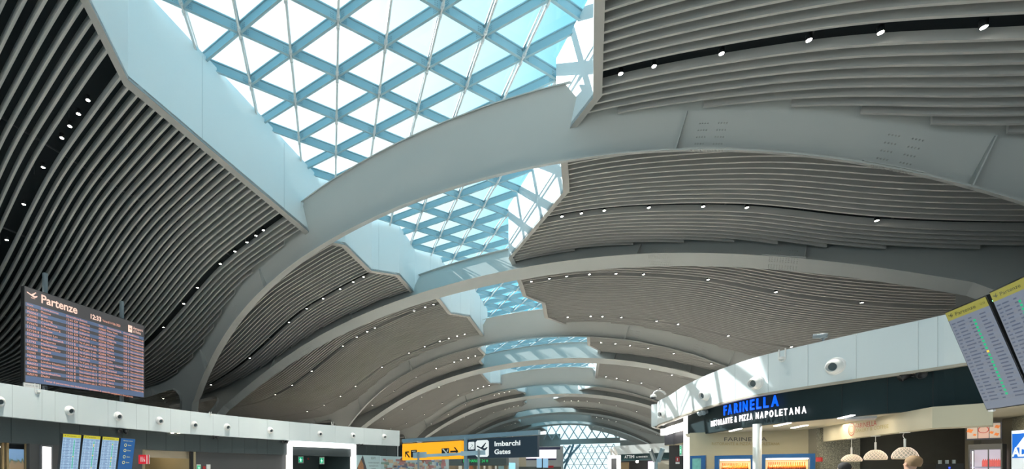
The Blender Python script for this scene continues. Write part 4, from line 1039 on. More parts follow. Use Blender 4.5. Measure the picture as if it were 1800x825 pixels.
for i, (x0, x1, z1, m_, l, nm, ct) in enumerate(((1092, 1104, 2.9, mat('oak_panel', (.36, .25, .13), .6), 'light timber panel in the distant right shop front', 'timber_screen', 'panel'),
                          (1139, 1151, 2.95, fmat('pink_scr', (.95, .75, 1.0), .95), 'pink-white glowing screen in the distant right shop', 'advert_screen', 'screen'),
                          (1155, 1190, 3.0, mat('tan_panel', (.28, .27, .22), .6), 'pale shelving wall at the right end of the distant shop', 'shelf_wall', 'shelving'))):
    ob, _, _ = rbox(x0, x1, 0, z1, 1.5, .2, nm, m_); tag(ob, l, ct)
rt = thing('portal_frame', 'small bright white portal frame at the left corner of the distant right shop', 'door frame', Cw(1078, 829, 62))
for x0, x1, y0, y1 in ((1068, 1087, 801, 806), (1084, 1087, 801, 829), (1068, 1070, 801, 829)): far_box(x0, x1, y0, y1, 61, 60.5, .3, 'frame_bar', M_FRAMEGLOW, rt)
far_box(1070, 1084, 807, 835, 62, 61.5, .3, 'dark_door', M_DGREY, rt)
rt = thing('white_arrow_frame', 'white slanted steel frame on the corner of the distant fascia', 'frame', Cw(1077, 800, 60))
for (xa, ya, xb, yb) in ((1073, 789, 1075, 801), (1073, 789, 1083, 801), (1078, 787, 1085, 800)):
    f = MB(); f.bar(Cw(xa, ya, 60), Cw(xb, yb, 60), .2, .2); f.build('strut', M_WHITE, rt)
rt = thing('screen_mast', 'post with two splayed dark screens in front of the distant right shop', 'screen stand', Cw(1153, 829, 38))
f = MB(); b0 = Cw(1153, 829, 38); b0.z = 0; f.bar(b0, Cw(1153, 808, 38), .22, .22); f.build('post', M_BLUEM, rt)
for (xa, ya, xb, yb) in ((1143, 791, 1151, 811), (1165, 789, 1157, 812)):
    f = MB(); f.bar(Cw(xa, ya, 37.5), Cw(xb, yb, 38), .18, .3); f.build('screen', M_BLUEM if xa > 1150 else M_GREYM, rt)
rt = thing('pendant_lamp', 'tiny round glowing lamp below the distant right shop band', 'lamp', Cw(1120, 812, 55)); f = MB(); f.lathe(Cw(1120, 812, 55), (0, 0, 1), [(-.16, .001), (-.11, .11), (0, .16), (.11, .11), (.16, .001)], 12); f.build('bulb', M_LAMP, rt)

# ------------------------------------------------------------------ right building
ZR0, ZR1 = EYE + .170 * H, EYE + .2535 * H
fas = facade_band(FR, 'fascia_right', M_BAND, ZR0, ZR1, 0, -.3); tag(fas, 'curved white fascia above the restaurant at right, sun patches near its corner', 'fascia')
f = MB()
for px in (1173, 1250, 1292, 1350, 1420, 1505, 1614, 1648):
    h = FR.hit(px, .004); f = MB(); f.box((h[1].x, h[1].y, (ZR0 + ZR1) / 2), (h[2].x * .005, h[2].y * .005, 0), (h[3].x * .004, h[3].y * .004, 0), (0, 0, (ZR1 - ZR0) / 2)); f.build('panel_joint', M_SEAM, fas)
f = MB(); q0, q1 = FR.off(.02), FR.off(-.12); prism(f, q0, ZR0 - .05, ZR0 + .01, q1); f.build('drip_edge', mat('edge_tan', (.40, .36, .30), .5), fas)
blockroof(FR, 1, ZR0 + .3, 14, 'roof', M_DGREY)
ZG0 = EYE + .1045 * H      # underside of the dark sign band
for px, py, i in ((1469, 644, 0), (1331, 673, 1), (1243, 694, 2), (1168, 727, 3)):
    airvent(FR, px, py, 'round white air nozzle on the right curved fascia, %s' % ('nearest, right of the shop name', 'second, above the blue shop letters', 'third, in the sun patch', 'farthest, on the corner edge')[i], None, r=.23)
bracket(FR, 1375, 630, 'small white hooked bracket on the top edge of the right fascia', .18)
# band over the restaurant
def segpts(F, pxa, pxb, o, n=14): return [F.hit(pxa + (pxb - pxa) * i / n, o) for i in range(n + 1)]
sg_ = segpts(FR, 1209, 1795, -.30, 20); f = MB(); prism(f, [p[1] for p in sg_], ZG0, ZR0, [p[1] - p[3] * .2 for p in sg_])
band = f.build('restaurant_sign_band', M_GREEN); tag(band, 'dark green-black sign band over the restaurant opening at right', 'sign band')
f = MB()
for px in (1480, 1560, 1640): 
    h = FR.hit(px, -.297); f.box((h[1].x, h[1].y, (ZG0 + ZR0) / 2), (h[2].x * .006, h[2].y * .006, 0), (h[3].x * .003, h[3].y * .003, 0), (0, 0, (ZR0 - ZG0) / 2))
f.build('band_joint', M_BLACK, band)
def letters_on(F, o, pxa, pya, pxb, pyb, hpx_a, hpx_b, txt, m, name, label, ext=.02, weight=0.0):
    """place letters one by one along the curved band, between two picture points (baseline)"""
    rt = thing(name, label, 'lettering', F.pt((pxa + pxb) / 2, (pya + pyb) / 2, o))
    # measure advance widths
    wd = []
    for ch in txt:
        wd.append({'I': .32, ' ': .38, 'L': .62, 'E': .66, 'F': .64, '&': .85, 'R': .78, 'A': .82, 'N': .82, 'O': .88, 'T': .68, 'P': .72, 'Z': .68, 'S': .70}.get(ch, .7))
    A, B = F.hit(pxa, o), F.hit(pxb, o); tot = sum(wd); acc = 0
    # equal spacing in world length -> sample plan curve
    NS = 60; smp = [F.hit(pxa + (pxb - pxa) * i / NS, o) for i in range(NS + 1)]
    ln = [0]
    for i in range(NS): ln.append(ln[-1] + (smp[i + 1][1] - smp[i][1]).length)
    za_, zb_ = zat(pya, A[0]), zat(pyb, B[0]); zbase = (za_ + zb_) / 2
    ha = hpx_a / FPX * A[0]; hb = hpx_b / FPX * B[0]; hL = (ha + hb) / 2
    for ch, w_ in zip(txt, wd):
        mid = (acc + w_ / 2) / tot * ln[-1]; acc += w_
        if ch == ' ': continue
        for i in range(NS):
            if mid <= ln[i + 1]: break
        t_ = (mid - ln[i]) / (ln[i + 1] - ln[i]); p = smp[i][1].lerp(smp[i + 1][1], t_); nn_ = smp[i][3]; ex = (smp[i + 1][1] - smp[i][1]).normalized()
        cu = bpy.data.curves.new('letter', 'FONT'); cu.body = ch; cu.size = 1.0; cu.align_x = 'CENTER'; cu.extrude = ext; cu.offset = weight; cu.materials.append(m); cu.resolution_u = 3
        ob = bpy.data.objects.new('letter', cu); COL.objects.link(ob); cu.size = hL / .72
        cell = w_ / tot * ln[-1] * .66
        bpy.context.view_layer.update(); dx = ob.dimensions.x; xs = cell / dx if dx > 0 and ch != 'I' else .9
        n3_ = Vector((nn_.x, nn_.y, 0)); e3 = Vector((ex.x, ex.y, 0))
        R = Matrix((e3 * xs, Vector((0, 0, 1)), n3_)).transposed().to_4x4(); R.translation = Vector((p.x, p.y, zbase)) + n3_ * (ext + .01) - world_loc(rt)
        ob.parent = rt; TXT[ob.name] = R
    return rt
M_LB = mat('letter_blue', (.0, .02, .4), .4, emit=(.0, .10, 1.0), es=1.0)
M_LW = mat('letter_white', (.8, .8, .8), .4, emit=(1, .93, .95), es=1.1)
letters_on(FR, -.22, 1272, 730, 1373, 714, 17, 19, 'FARINELLA', M_LB, 'shop_name_letters', 'large blue glowing capital letters of the restaurant name', .012, .012)
letters_on(FR, -.22, 1250, 749, 1420, 728, 10, 12, 'RISTORANTE & PIZZA NAPOLETANA', M_LW, 'shop_subtitle_letters', 'white glowing capital letters below the blue restaurant name', .008, .006)
spot_pair(FR, 1243, 725, 'pale twin spotlight on the dark band left of the blue letters', M_GREYM, -.28, .10)
spot_pair(FR, 1609, 660, 'dark twin spotlight on the band between nozzle and tilted screens', M_BLACK, -.28, .10)
# corner: glowing rim, drum, soffit
sg_ = segpts(FR, 1161, 1207, -.35, 12); zr = ZR0 - .16
rt = thing('portal_frame', 'curved glowing white band and post at the corner of the right building', 'light frame', FR.pt(1205, 829, -.3))
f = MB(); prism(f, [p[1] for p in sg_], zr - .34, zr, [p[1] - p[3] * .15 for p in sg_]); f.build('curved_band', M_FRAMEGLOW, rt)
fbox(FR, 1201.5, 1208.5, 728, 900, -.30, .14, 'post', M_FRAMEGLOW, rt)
sg_ = segpts(FR, 1168, 1205, -.75, 12); f = MB(); prism(f, [p[1] for p in sg_], zr - .85, zr - .3, [p[1] - p[3] * .2 for p in sg_]); struct(f.build('wall_drum', mat('drum_grey', (.10, .10, .115), .4)))
f = MB(); prism(f, [p[1] for p in segpts(FR, 1168, 1205, -.75, 12)], zr - .87, zr - .83, [p[1] - p[3] * 3 for p in segpts(FR, 1168, 1205, -.75, 12)]); struct(f.build('ceiling_drum', mat('soffit_sand', (.5, .42, .28), .6)))
sg_ = segpts(FR, 1176, 1202, -1.3, 8); f = MB(); prism(f, [p[1] for p in sg_], 0, zr - .85, [p[1] - p[3] * .3 for p in sg_]); struct(f.build('wall_right', mat('dark_panel', (.035, .032, .03), .5)))
c4, n = fc4(FR, 1187.5, 1194.5, 803.5, 812, -1.2); rt = thing('fire_sign', 'small red and white fire sign on the dark corner wall at right', 'sign', bil(c4, .5, 1)); slab(c4, .03, 'panel', mat('fire_red', (0, 0, 0)), rt); f = MB(); patch(f, c4, .35, .6, .25, .8, n, .01); f.build('flame_symbol', M_WHITE, rt)
c4, n = fc4(FR, 1187.5, 1194.5, 812.5, 816, -1.2); slab(c4, .03, 'caption_panel', M_WHITE, rt)
c4 = [Cw(1194.5, 782, 21.5), Cw(1198.5, 782, 21.3), Cw(1198.5, 802, 21.3), Cw(1194.5, 802, 21.5)]; exit_sign(c4, 'green projecting exit sign at the dark corner of the right building')
fbox(FR, 1209.5, 1217, 757, 900, -.40, .15, 'pillar', M_DGREY)['kind'] = 'structure'
# security cameras
c = FR.pt(1452, 600, -.1); rt = thing('security_camera', 'white bullet security camera on a short stalk above the right fascia', 'camera', c)
h = FR.hit(1447, -.1); base = Vector((h[1].x, h[1].y, ZR1)); hd_ = Cw(1447, 592, h[0])
f = MB(); f.tube(base, base + Vector((0, 0, hd_.z - base.z)), .025, n=10); f.lathe(base + Vector((0, 0, hd_.z - base.z - .04)), (0, 0, 1), [(-.03, .02), (0, .08), (.04, .06), (.08, .02)], 14); f.build('stalk', M_GREYM, rt)
e3 = Vector((h[2].x, h[2].y, 0)); a = Cw(1429, 592, h[0] + .15); b = Cw(1446, 590.5, h[0])
f = MB(); f.lathe(a, b - a, [(0, .001), (0.01, .045), (0, .065), (.30, .065), (.31, .03)], 16); f.build('body', M_GREYM, rt, True)
f = MB(); f.lathe(a - (b - a).normalized() * .004, b - a, [(0, .001), (0, .035)], 12); f.build('lens', M_BLACK, rt)
rt = thing('dome_camera', 'white dome security camera on a curved arm at the right building corner', 'camera', Cw(1150, 700, 23.5))
f = MB(); arc = [(1170, 694), (1167, 690), (1162, 687.5), (1156, 687), (1151, 689.5), (1148.5, 694)]
for (x0, y0), (x1, y1) in zip(arc, arc[1:]): f.tube(Cw(x0, y0, 23.5), Cw(x1, y1, 23.5), .045, n=10)
f.build('arm', M_WHITE, rt)
c = Cw(1148.5, 697.5, 23.5); f = MB(); f.lathe(c, (0, 0, 1), [(.12, .04), (.08, .12), (-.03, .16), (-.05, .15)], 18); f.build('housing', M_WHITE, rt, True)
f = MB(); f.lathe(c, (0, 0, 1), [(-.03, .13), (-.1, .11), (-.15, .05), (-.16, .001)], 18); f.build('dome', M_BLACK, rt, True)

# ---- restaurant interior
def wall_c(px0, D0, px1, D1, z0, z1, name, m, th=.15):
    a, b = Cw(px0, 829, D0), Cw(px1, 829, D1); c4 = [Vector((a.x, a.y, z1)), Vector((b.x, b.y, z1)), Vector((b.x, b.y, z0)), Vector((a.x, a.y, z0))]
    o, n = slab(c4, th, name, m); struct(o); return c4, n
back4, nb = wall_c(1212, 18.2, 1421, 16.1, 0, ZG0 + .05, 'wall_back', M_CREAM)
wall_c(1421, 16.1, 1441, 15.6, 0, ZG0 + .05, 'wall_back', mat('concrete', (.24, .23, .19), .8, var=.1))
wall_c(1441, 15.5, 1512, 15.3, 0, ZG0 + .05, 'wall_back', M_TILE)
wall_c(1512, 15.4, 1700, 13.8, 0, ZG0 + .05, 'wall_back', mat('dark_backwall', (.035, .035, .028), .7, var=.2, vscale=5))
wall_c(1696, 13.5, 1712, 13.2, 0, ZG0 + .05, 'pillar', mat('taupe', (.26, .24, .19), .6))
wall_c(1712, 13.8, 1765, 13.4, 0, ZG0 + .05, 'wall_back', mat('taupe2', (.24, .21, .16), .6))
wall_c(1762, 12.9, 1780, 12.6, 0, ZG0 + .05, 'pillar', mat('taupe', (0, 0, 0)))
wall_c(1779, 12.5, 1870, 11.0, 0, ZG0 + .05, 'wall_back', M_TILE)
# soffit
fr_ = segpts(FR, 1210, 1795, -.5, 20); f = MB(); bk = [Cw(1205 + (1860 - 1205) * i / 20, 829, 18.6 - 4.4 * i / 20 + .1) for i in range(21)]
prism(f, [p[1] for p in fr_], ZG0, ZG0 + .06, [(p.x, p.y) for p in bk]); struct(f.build('ceiling_restaurant', M_CREAML))
def soffit_pt(px, py, dz=.012):
    D = (ZG0 - dz - EYE) / ((PY0 - py) / FPX); return Cw(px, py, D)
for i, (x0, y0, x1, y1) in enumerate(((1284, 758.5, 1302, 754), (1363, 749.5, 1388, 744), (1393, 753, 1418, 748), (1476, 736, 1499, 730.5), (1404, 747.0, 1420, 743.5))):
    if i == 4: continue
    a, b = soffit_pt(x0, y0), soffit_pt(x1, y1); d = (b - a); n_ = Vector((-d.y, d.x, 0)).normalized()
    f = MB(); f.box((a + b) / 2, d / 2, n_ * .05, (0, 0, .012)); o = f.build('linear_lamp', M_TUBE)
    tag(o, 'slim recessed strip lamp in the restaurant ceiling, %s from the left' % ORD[i], 'lamp')
    ld = bpy.data.lights.new('strip_light', 'AREA'); ld.energy = 9; ld.shape = 'RECTANGLE'; ld.size = 1.2; ld.size_y = .1; ld.color = (1, .88, .68)
    lo = bpy.data.objects.new('strip_light', ld); COL.objects.link(lo); lo.location = (a + b) / 2 - Vector((0, 0, .05))
for i, (px, D) in enumerate(((1230, 16.5), (1330, 15.2), (1560, 12.5), (1680, 11.8), (1715, 12.3), (1470, 14.0))):
    ld = bpy.data.lights.new('shop_lamp', 'AREA'); ld.energy = 8; ld.size = .5; ld.color = (1, .86, .62); lo = bpy.data.objects.new('shop_lamp', ld); COL.objects.link(lo)
    p = Cw(px, 829, D); lo.location = (p.x, p.y, ZG0 - .04)
tag(MB().box(soffit_pt(1512, 735), (.28, -.1, 0), (.1, .28, 0), (0, 0, .05)).build('projector', mat('steel_pale', (.35, .38, .42), .4)), 'flat pale metal unit fixed under the restaurant ceiling beside a strip lamp', 'unit')
# wall lettering
WB = (back4[1] - back4[0]).length
def on_back(px, py):
    # intersection with back wall plane -> (s,t)
    r = Cw(px, py, 1.0) - Vector((0, 0, EYE)); D = (back4[0] - Vector((0, 0, EYE))).dot(nb) / r.dot(nb); p = Vector((0, 0, EYE)) + r * D; return p
def back_text(px0, px1, py, hpx, txt, m, label, name):
    p0, p1 = on_back(px0, py), on_back(px1, py); D = 17; q = [p0, p1, p1 - Vector((0, 0, 1)), p0 - Vector((0, 0, 1))]
    ob = text_on(q, nb, 0, 0, hpx / FPX * D / .72, txt, m, None, name, width=(p1 - p0).length, o=.02); tag(ob, label, 'lettering'); return ob
back_text(1272, 1347, 773, 7, 'FARINELLA', M_DGREY, 'dark capital letters of the restaurant name on the cream back wall', 'wall_lettering')
back_text(1251, 1370, 781, 5, 'RISTORANTE & PIZZA NAPOLETANA', mat('gold_letters', (.30, .24, .10), .5), 'faint gold lettering under the dark name on the cream back wall', 'wall_lettering')
# white column
f = MB(); p = Cw(1331, 829, 14.6); f.tube((p.x, p.y, 0), (p.x, p.y, ZG0 + .03), .115, n=28); o = f.build('pillar', mat('column_white', (.6, .62, .6), .35), None, True); struct(o)
# drink cabinets
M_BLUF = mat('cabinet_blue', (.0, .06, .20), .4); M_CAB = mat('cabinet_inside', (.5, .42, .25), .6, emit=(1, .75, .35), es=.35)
def cabinet(px0, px1, py0, D0_, D1_, label, which):
    a, b = Cw(px0, 829, D0_), Cw(px1, 829, D1_); zt = zat(py0, (D0_ + D1_) / 2)
    c4 = [Vector((a.x, a.y, zt)), Vector((b.x, b.y, zt)), Vector((b.x, b.y, 0)), Vector((a.x, a.y, 0))]
    rt = thing('bottle_cabinet', label, 'cabinet', bil(c4, .5, 1)); n = (c4[1] - c4[0]).cross(c4[3] - c4[0]).normalized()
    if n.dot(Vector((0, 0, EYE)) - c4[0]) < 0: n = -n
    Wd = (b - a).length; Hh = zt
    fr = MB(); t_ = .13
    def bx(s0, s1, t0, t1, d0, d1, mb):
        P = [bil(c4, s, t) for s, t in ((s0, t0), (s1, t0), (s1, t1), (s0, t1))]; mb.hexa([p_ - n * d1 for p_ in P] + [p_ - n * d0 for p_ in P])
    sw = t_ / Wd; th_ = t_ / Hh
    bx(0, 1, 0, th_, 0, .5, fr); bx(0, sw, th_, 1, 0, .5, fr); bx(1 - sw, 1, th_, 1, 0, .5, fr); fr.build('frame', M_BLUF, rt)
    bk = MB(); bx(sw, 1 - sw, th_, 1, .45, .5, bk); bk.build('back_panel', M_CAB, rt)
    sh = MB(); zs = [zt - .62, zt - 1.0]
    for z_ in zs: t0 = 1 - z_ / Hh; bx(sw, 1 - sw, t0, t0 + .012, .05, .45, sh)
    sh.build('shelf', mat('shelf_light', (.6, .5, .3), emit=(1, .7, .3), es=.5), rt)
    lt = MB(); bx(sw * 1.2, 1 - sw * 1.2, th_ * 1.05, th_ * 1.4, .08, .14, lt); lt.build('strip_lamp', M_TUBE, rt)
    ld = bpy.data.lights.new('cabinet_lamp', 'AREA'); ld.energy = 8; ld.shape = 'RECTANGLE'; ld.size = Wd * .8; ld.size_y = .05; ld.color = (1, .7, .35); lo = bpy.data.objects.new('cabinet_lamp', ld); COL.objects.link(lo)
    p_ = bil(c4, .5, th_ * 1.6) - n * .12; lo.location = p_
    nB_ = 17; proto = None
    ex = (b - a).normalized()
    for r_, z_ in enumerate(zs):
        for i in range(nB_):
            s = sw * 1.6 + (1 - sw * 3.2) * (i + .5) / nB_; base = bil(c4, s, 1) - n * .25; base.z = z_ + .0
            mcol = [(.55, .10, .01), (.6, .35, .02)][r_]
            if proto is None or proto[0] != r_:
                m1 = MB(); m1.lathe((0, 0, 0), (0, 0, 1), [(0, .001), (0, .036), (.20, .036), (.26, .014), (.32, .014)], 10)
                m2 = MB(); m2.lathe((0, 0, 0), (0, 0, 1), [(.30, .017), (.355, .017), (.355, .001)], 10)
                m3 = MB(); m3.lathe((0, 0, 0), (0, 0, 1), [(.06, .038), (.17, .038)], 10)
                tmp = thing('bottle', 'x', 'bottle', base)
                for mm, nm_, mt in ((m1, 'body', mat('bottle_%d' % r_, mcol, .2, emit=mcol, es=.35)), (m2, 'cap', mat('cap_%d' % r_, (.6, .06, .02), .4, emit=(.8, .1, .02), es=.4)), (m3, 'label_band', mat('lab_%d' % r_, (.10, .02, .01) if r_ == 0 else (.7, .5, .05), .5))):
                    me_ = bpy.data.meshes.new(nm_); me_.from_pydata([tuple(x) for x in mm.v], [], mm.f); me_.materials.append(mt); oo = bpy.data.objects.new(nm_, me_); COL.objects.link(oo); oo.parent = tmp
                proto = (r_, tmp); o_ = tmp
            else:
                o_ = proto[1].copy(); COL.objects.link(o_)
                for ch in list(proto[1].children):
                    c_ = ch.copy(); COL.objects.link(c_); c_.parent = o_
            o_.location = base
            o_['label'] = '%s bottle in a row on the %s shelf of the %s blue cabinet' % (('amber red-capped', 'yellow-labelled')[r_], ('upper', 'lower')[r_], which); o_['group'] = 'bottles on the %s shelf of the %s blue cabinet' % (('upper', 'lower')[r_], which)
cabinet(1256, 1328, 801, 16.6, 15.9, 'blue-framed lit bottle cabinet left of the white column', 'left')
cabinet(1337, 1433, 798.5, 15.9, 15.1, 'blue-framed lit bottle cabinet right of the white column', 'right')
c4 = [Cw(1213, 802, 17.3), Cw(1240, 801, 17.0), Cw(1240, 870, 17.0), Cw(1213, 870, 17.3)]
rt = thing('menu_totem', 'narrow blue-framed menu panel at the left end of the restaurant', 'sign', bil(c4, .5, 1)); o, n = slab(c4, .35, 'frame', M_BLUF, rt); f = MB(); patch(f, c4, .15, .72, .07, .95, n, .01); f.build('menu', mat('menu_img', (.10, .30, .30), .5, var=.6, vscale=5), rt)
c4 = [Cw(1434, 804.5, 14.8), Cw(1443, 804.5, 14.6), Cw(1443, 812, 14.6), Cw(1434, 812, 14.8)]; o, n = slab(c4, .05, 'hydrant_sign', mat('fire_red', (0, 0, 0))); tag(o, 'small red sign beside the right bottle cabinet', 'sign')
# bakery canopy
c4a = [Cw(1447, 829, 15.3), Cw(1638.6, 829, 10.5)]; z1, z0 = ZG0 - .001, EYE + .985
def vquad(p, q, z0, z1): return [Vector((p.x, p.y, z1)), Vector((q.x, q.y, z1)), Vector((q.x, q.y, z0)), Vector((p.x, p.y, z0))]
rt = thing('bakery_canopy', 'cream boxed canopy over the bakery counter, with red and gold lettering', 'canopy', Cw(1600, 829, 11))
cA, cB = c4a; cC = Cw(1745, 829, 9.85)
f = MB(); back = [Cw(1449, 829, 15.65), Cw(1641, 829, 10.85), Cw(1746, 829, 10.2)]
prism(f, [(cA.x, cA.y), (cB.x, cB.y), (cC.x, cC.y)], z0, z1, [(p_.x, p_.y) for p_ in back]); f.build('box', mat('canopy_cream', (.50, .46, .34), .5), rt)
q = vquad(cA, cB, z0, z1); n = (q[1] - q[0]).cross(q[3] - q[0]).normalized(); n = n if n.dot(-q[0]) > 0 else -n
def on_q(q, n, px, py):
    r = Cw(px, py, 1.0) - Vector((0, 0, EYE)); D = (q[0] - Vector((0, 0, EYE))).dot(n) / r.dot(n); return Vector((0, 0, EYE)) + r * D
def q_text(q, n, px0, px1, py, hpx, D, txt, m, rt, name='lettering'):
    p0, p1 = on_q(q, n, px0, py), on_q(q, n, px1, py); p1 = Vector((p1.x, p1.y, p0.z)); qq = [p0, p1, p1 - Vector((0, 0, 1)), p0 - Vector((0, 0, 1))]
    return text_on(qq, n, 0, 0, hpx / FPX * D / .72, txt, m, rt, name, width=(p1 - p0).length, o=.01)
MR = mat('letter_red', (.40, .03, .02), .5); MGo = mat('letter_gold', (.36, .30, .11), .5)
q_text(q, n, 1504, 1541, 750.5, 9, 13, 'FARINELLA', MR, rt); q_text(q, n, 1504, 1562, 758.5, 6.5, 13, 'BAKERY & COFFEE', MGo, rt)
c = on_q(q, n, 1497.5, 755.5); f = MB(); e3 = (q[1] - q[0]).normalized()
for r0, r1 in ((.10, .115), (.16, .185)):
    for i in range(24):
        a0, a1 = 2 * math.pi * i / 24, 2 * math.pi * (i + 1) / 24
        f.quad(*[c + n * .012 + (e3 * math.cos(x) + Vector((0, 0, 1)) * math.sin(x)) * r for x, r in ((a0, r0), (a1, r0), (a1, r1), (a0, r1))])
f.build('round_emblem', MR, rt)
# pendant lamps
M_SHADE = mat('shade_cream', (.55, .47, .36), .5, emit=(1, .78, .55), es=.02)
M_SHIN = mat('shade_glow', (.6, .5, .4), emit=(1, .78, .65), es=.5)
for i, (px, ytop, ybot, wpx, D, yc) in enumerate(((1497, 799, 812, 27, 13.75, 775), (1539, 791, 809, 29.5, 12.75, 770), (1590.5, 786, 807.5, 33, 11.6, 764))):
    base = Cw(px, ybot, D); zc = zat(ytop, D); R_ = wpx / 2 / FPX * D; hL_ = zc - base.z
    rt = thing('pendant_lamp', ('left', 'middle', 'right')[i] + ' one of three cream woven dome pendant lamps under the bakery canopy', 'pendant lamp', base)
    f = MB(); prof = [(0, R_ * .97), (hL_ * .25, R_), (hL_ * .55, R_ * .86), (hL_ * .8, R_ * .6), (hL_ * .95, R_ * .36), (hL_, R_ * .1)]
    f.lathe(base, (0, 0, 1), prof, 40); f.lathe(base, (0, 0, 1), [(a_, max(.01, r_ - .012)) for a_, r_ in prof], 40); f.build('shade', M_SHADE, rt, True)
    f = MB()
    def pr(t_):
        x_ = t_ * (len(prof) - 1); j = min(int(x_), len(prof) - 2); g = x_ - j; return (prof[j][0] * (1 - g) + prof[j + 1][0] * g, prof[j][1] * (1 - g) + prof[j + 1][1] * g)
    for sgn in (-1, 1):
        for s0 in range(18):
            pv = None
            for st_ in range(11):
                t_ = .08 + .7 * st_ / 10; a_, r_ = pr(t_); ang = 2 * math.pi * s0 / 18 + sgn * t_ * 1.5
                p_ = base + Vector((math.cos(ang) * (r_ + .003), math.sin(ang) * (r_ + .003), a_))
                if pv is not None: f.tube(pv, p_, .0045, n=4, cap=False)
                pv = p_
    f.build('cut_lines', M_SHIN, rt)
    f = MB(); f.tube((base.x, base.y, zc - .02), (base.x, base.y, zc + .20), .022, n=12); f.build('stem', M_WHITE, rt)
    f = MB(); p0 = Vector((base.x, base.y, zc + .2)); p1 = Vector((base.x, base.y, z0))
    if i == 2:
        for k_ in range(8):
            a0, a1 = k_ / 8, (k_ + 1) / 8; f.tube(p0.lerp(p1, a0) + e3 * -.07 * math.sin(math.pi * a0), p0.lerp(p1, a1) + e3 * -.07 * math.sin(math.pi * a1), .006, n=6)
    else: f.tube(p0, p1, .006, n=6)
    f.build('cable', M_WHITE, rt)
    f = MB(); f.tube(p1 - Vector((0, 0, .02)), p1, .09, .1, n=18); f.build('ceiling_rose', M_WHITE, rt)
    ld = bpy.data.lights.new('pendant_bulb', 'POINT'); ld.energy = 1.2; ld.color = (1, .8, .6); ld.shadow_soft_size = .05; lo = bpy.data.objects.new('pendant_bulb', ld); COL.objects.link(lo); lo.parent = rt; lo.location = (0, 0, .08)
# menu board above fridge
c4 = [Cw(1699, 748, 12.9), Cw(1761, 739, 12.4), Cw(1761, 771, 12.4), Cw(1699, 775, 12.9)]; c4[1].z = c4[0].z = zat(743, 12.6); c4[2].z = c4[3].z = zat(773, 12.6)
rt = thing('menu_board', 'three-panel menu board with orange pastry pictures above the drinks fridge', 'menu board', bil(c4, .5, 1)); o, n = slab(c4, .08, 'casing', mat('slate', (.03, .035, .06), .4), rt)
for i in range(3):
    f = MB(); patch(f, c4, .02 + .32 * i, .32 + .32 * i, .06, .92, n, .008); f.build('menu_panel', mat('menu_p%d' % (i % 2), ((.42, .36, .33), (.45, .30, .27))[i % 2], .5, emit=((.42, .36, .33), (.45, .30, .27))[i % 2], es=.2), rt)
for s, t, r_ in ((.10, .45, .055), (.24, .7, .03), (.72, .6, .035), (.88, .28, .045), (.86, .72, .04)):
    f = MB(); cc = bil(c4, s, t) + n * .015; ex = (c4[1] - c4[0]).normalized()
    f.add([cc + (ex * math.cos(2 * math.pi * q_ / 12) * 1.0 + Vector((0, 0, 1)) * math.sin(2 * math.pi * q_ / 12)) * r_ * (1 + .25 * math.sin(q_ * 2.1)) for q_ in range(12)], [tuple(range(12))]); f.build('pastry_picture', mat('pastry', (.5, .14, .03), .5, emit=(.6, .17, .04), es=.3), rt)
f = MB(); cc = bil(c4, .49, .42) + n * .015
for i in range(20):
    a0, a1 = 2 * math.pi * i / 20, 2 * math.pi * (i + 1) / 20
    f.quad(*[cc + (ex * math.cos(x) + Vector((0, 0, 1)) * math.sin(x)) * r for x, r in ((a0, .08), (a1, .08), (a1, .095), (a0, .095))])
f.build('round_emblem', MR, rt)
# fridge
a, b = Cw(1702, 829, 12.9), Cw(1762, 829, 12.4); zt = zat(781, 12.6); c4 = vquad(a, b, 0, zt)
rt = thing('drinks_fridge', 'glass-door drinks fridge with coloured bottles behind the bakery counter', 'fridge', bil(c4, .5, 1)); n = (c4[1] - c4[0]).cross(c4[3] - c4[0]).normalized(); n = n if n.dot(-c4[0]) > 0 else -n
def bx4(mb, c4, n, s0, s1, t0, t1, d0, d1): P_ = [bil(c4, s, t) for s, t in ((s0, t0), (s1, t0), (s1, t1), (s0, t1))]; mb.hexa([p_ - n * d1 for p_ in P_] + [p_ - n * d0 for p_ in P_])
f = MB(); bx4(f, c4, n, 0, 1, 0, .06, 0, .6); bx4(f, c4, n, 0, .05, .06, 1, 0, .6); bx4(f, c4, n, .95, 1, .06, 1, 0, .6); bx4(f, c4, n, .58, .61, .06, 1, 0, .05); f.build('cabinet', mat('fridge_grey', (.10, .10, .10), .4), rt)
f = MB(); bx4(f, c4, n, .05, .95, .06, 1, .55, .6); f.build('back_panel', mat('fridge_back', (.5, .45, .5), .5, emit=(.9, .75, .85), es=.4), rt)
f = MB()
for t_ in (.26, .42, .58): bx4(f, c4, n, .05, .95, t_, t_ + .012, .1, .55)
f.build('shelf', mat('shelf_lilac', (.35, .33, .5), .4), rt)
f = MB(); bx4(f, c4, n, .11, .14, .08, 1, .02, .05); f.build('strip_lamp', M_TUBE, rt)
f = MB(); bx4(f, c4, n, .05, .95, .06, 1, .0, .006); f.build('glass_door', M_CLEAR, rt)
cols = [(.6, .05, .03), (.45, .08, .04), (.55, .25, .03), (.08, .25, .08)]
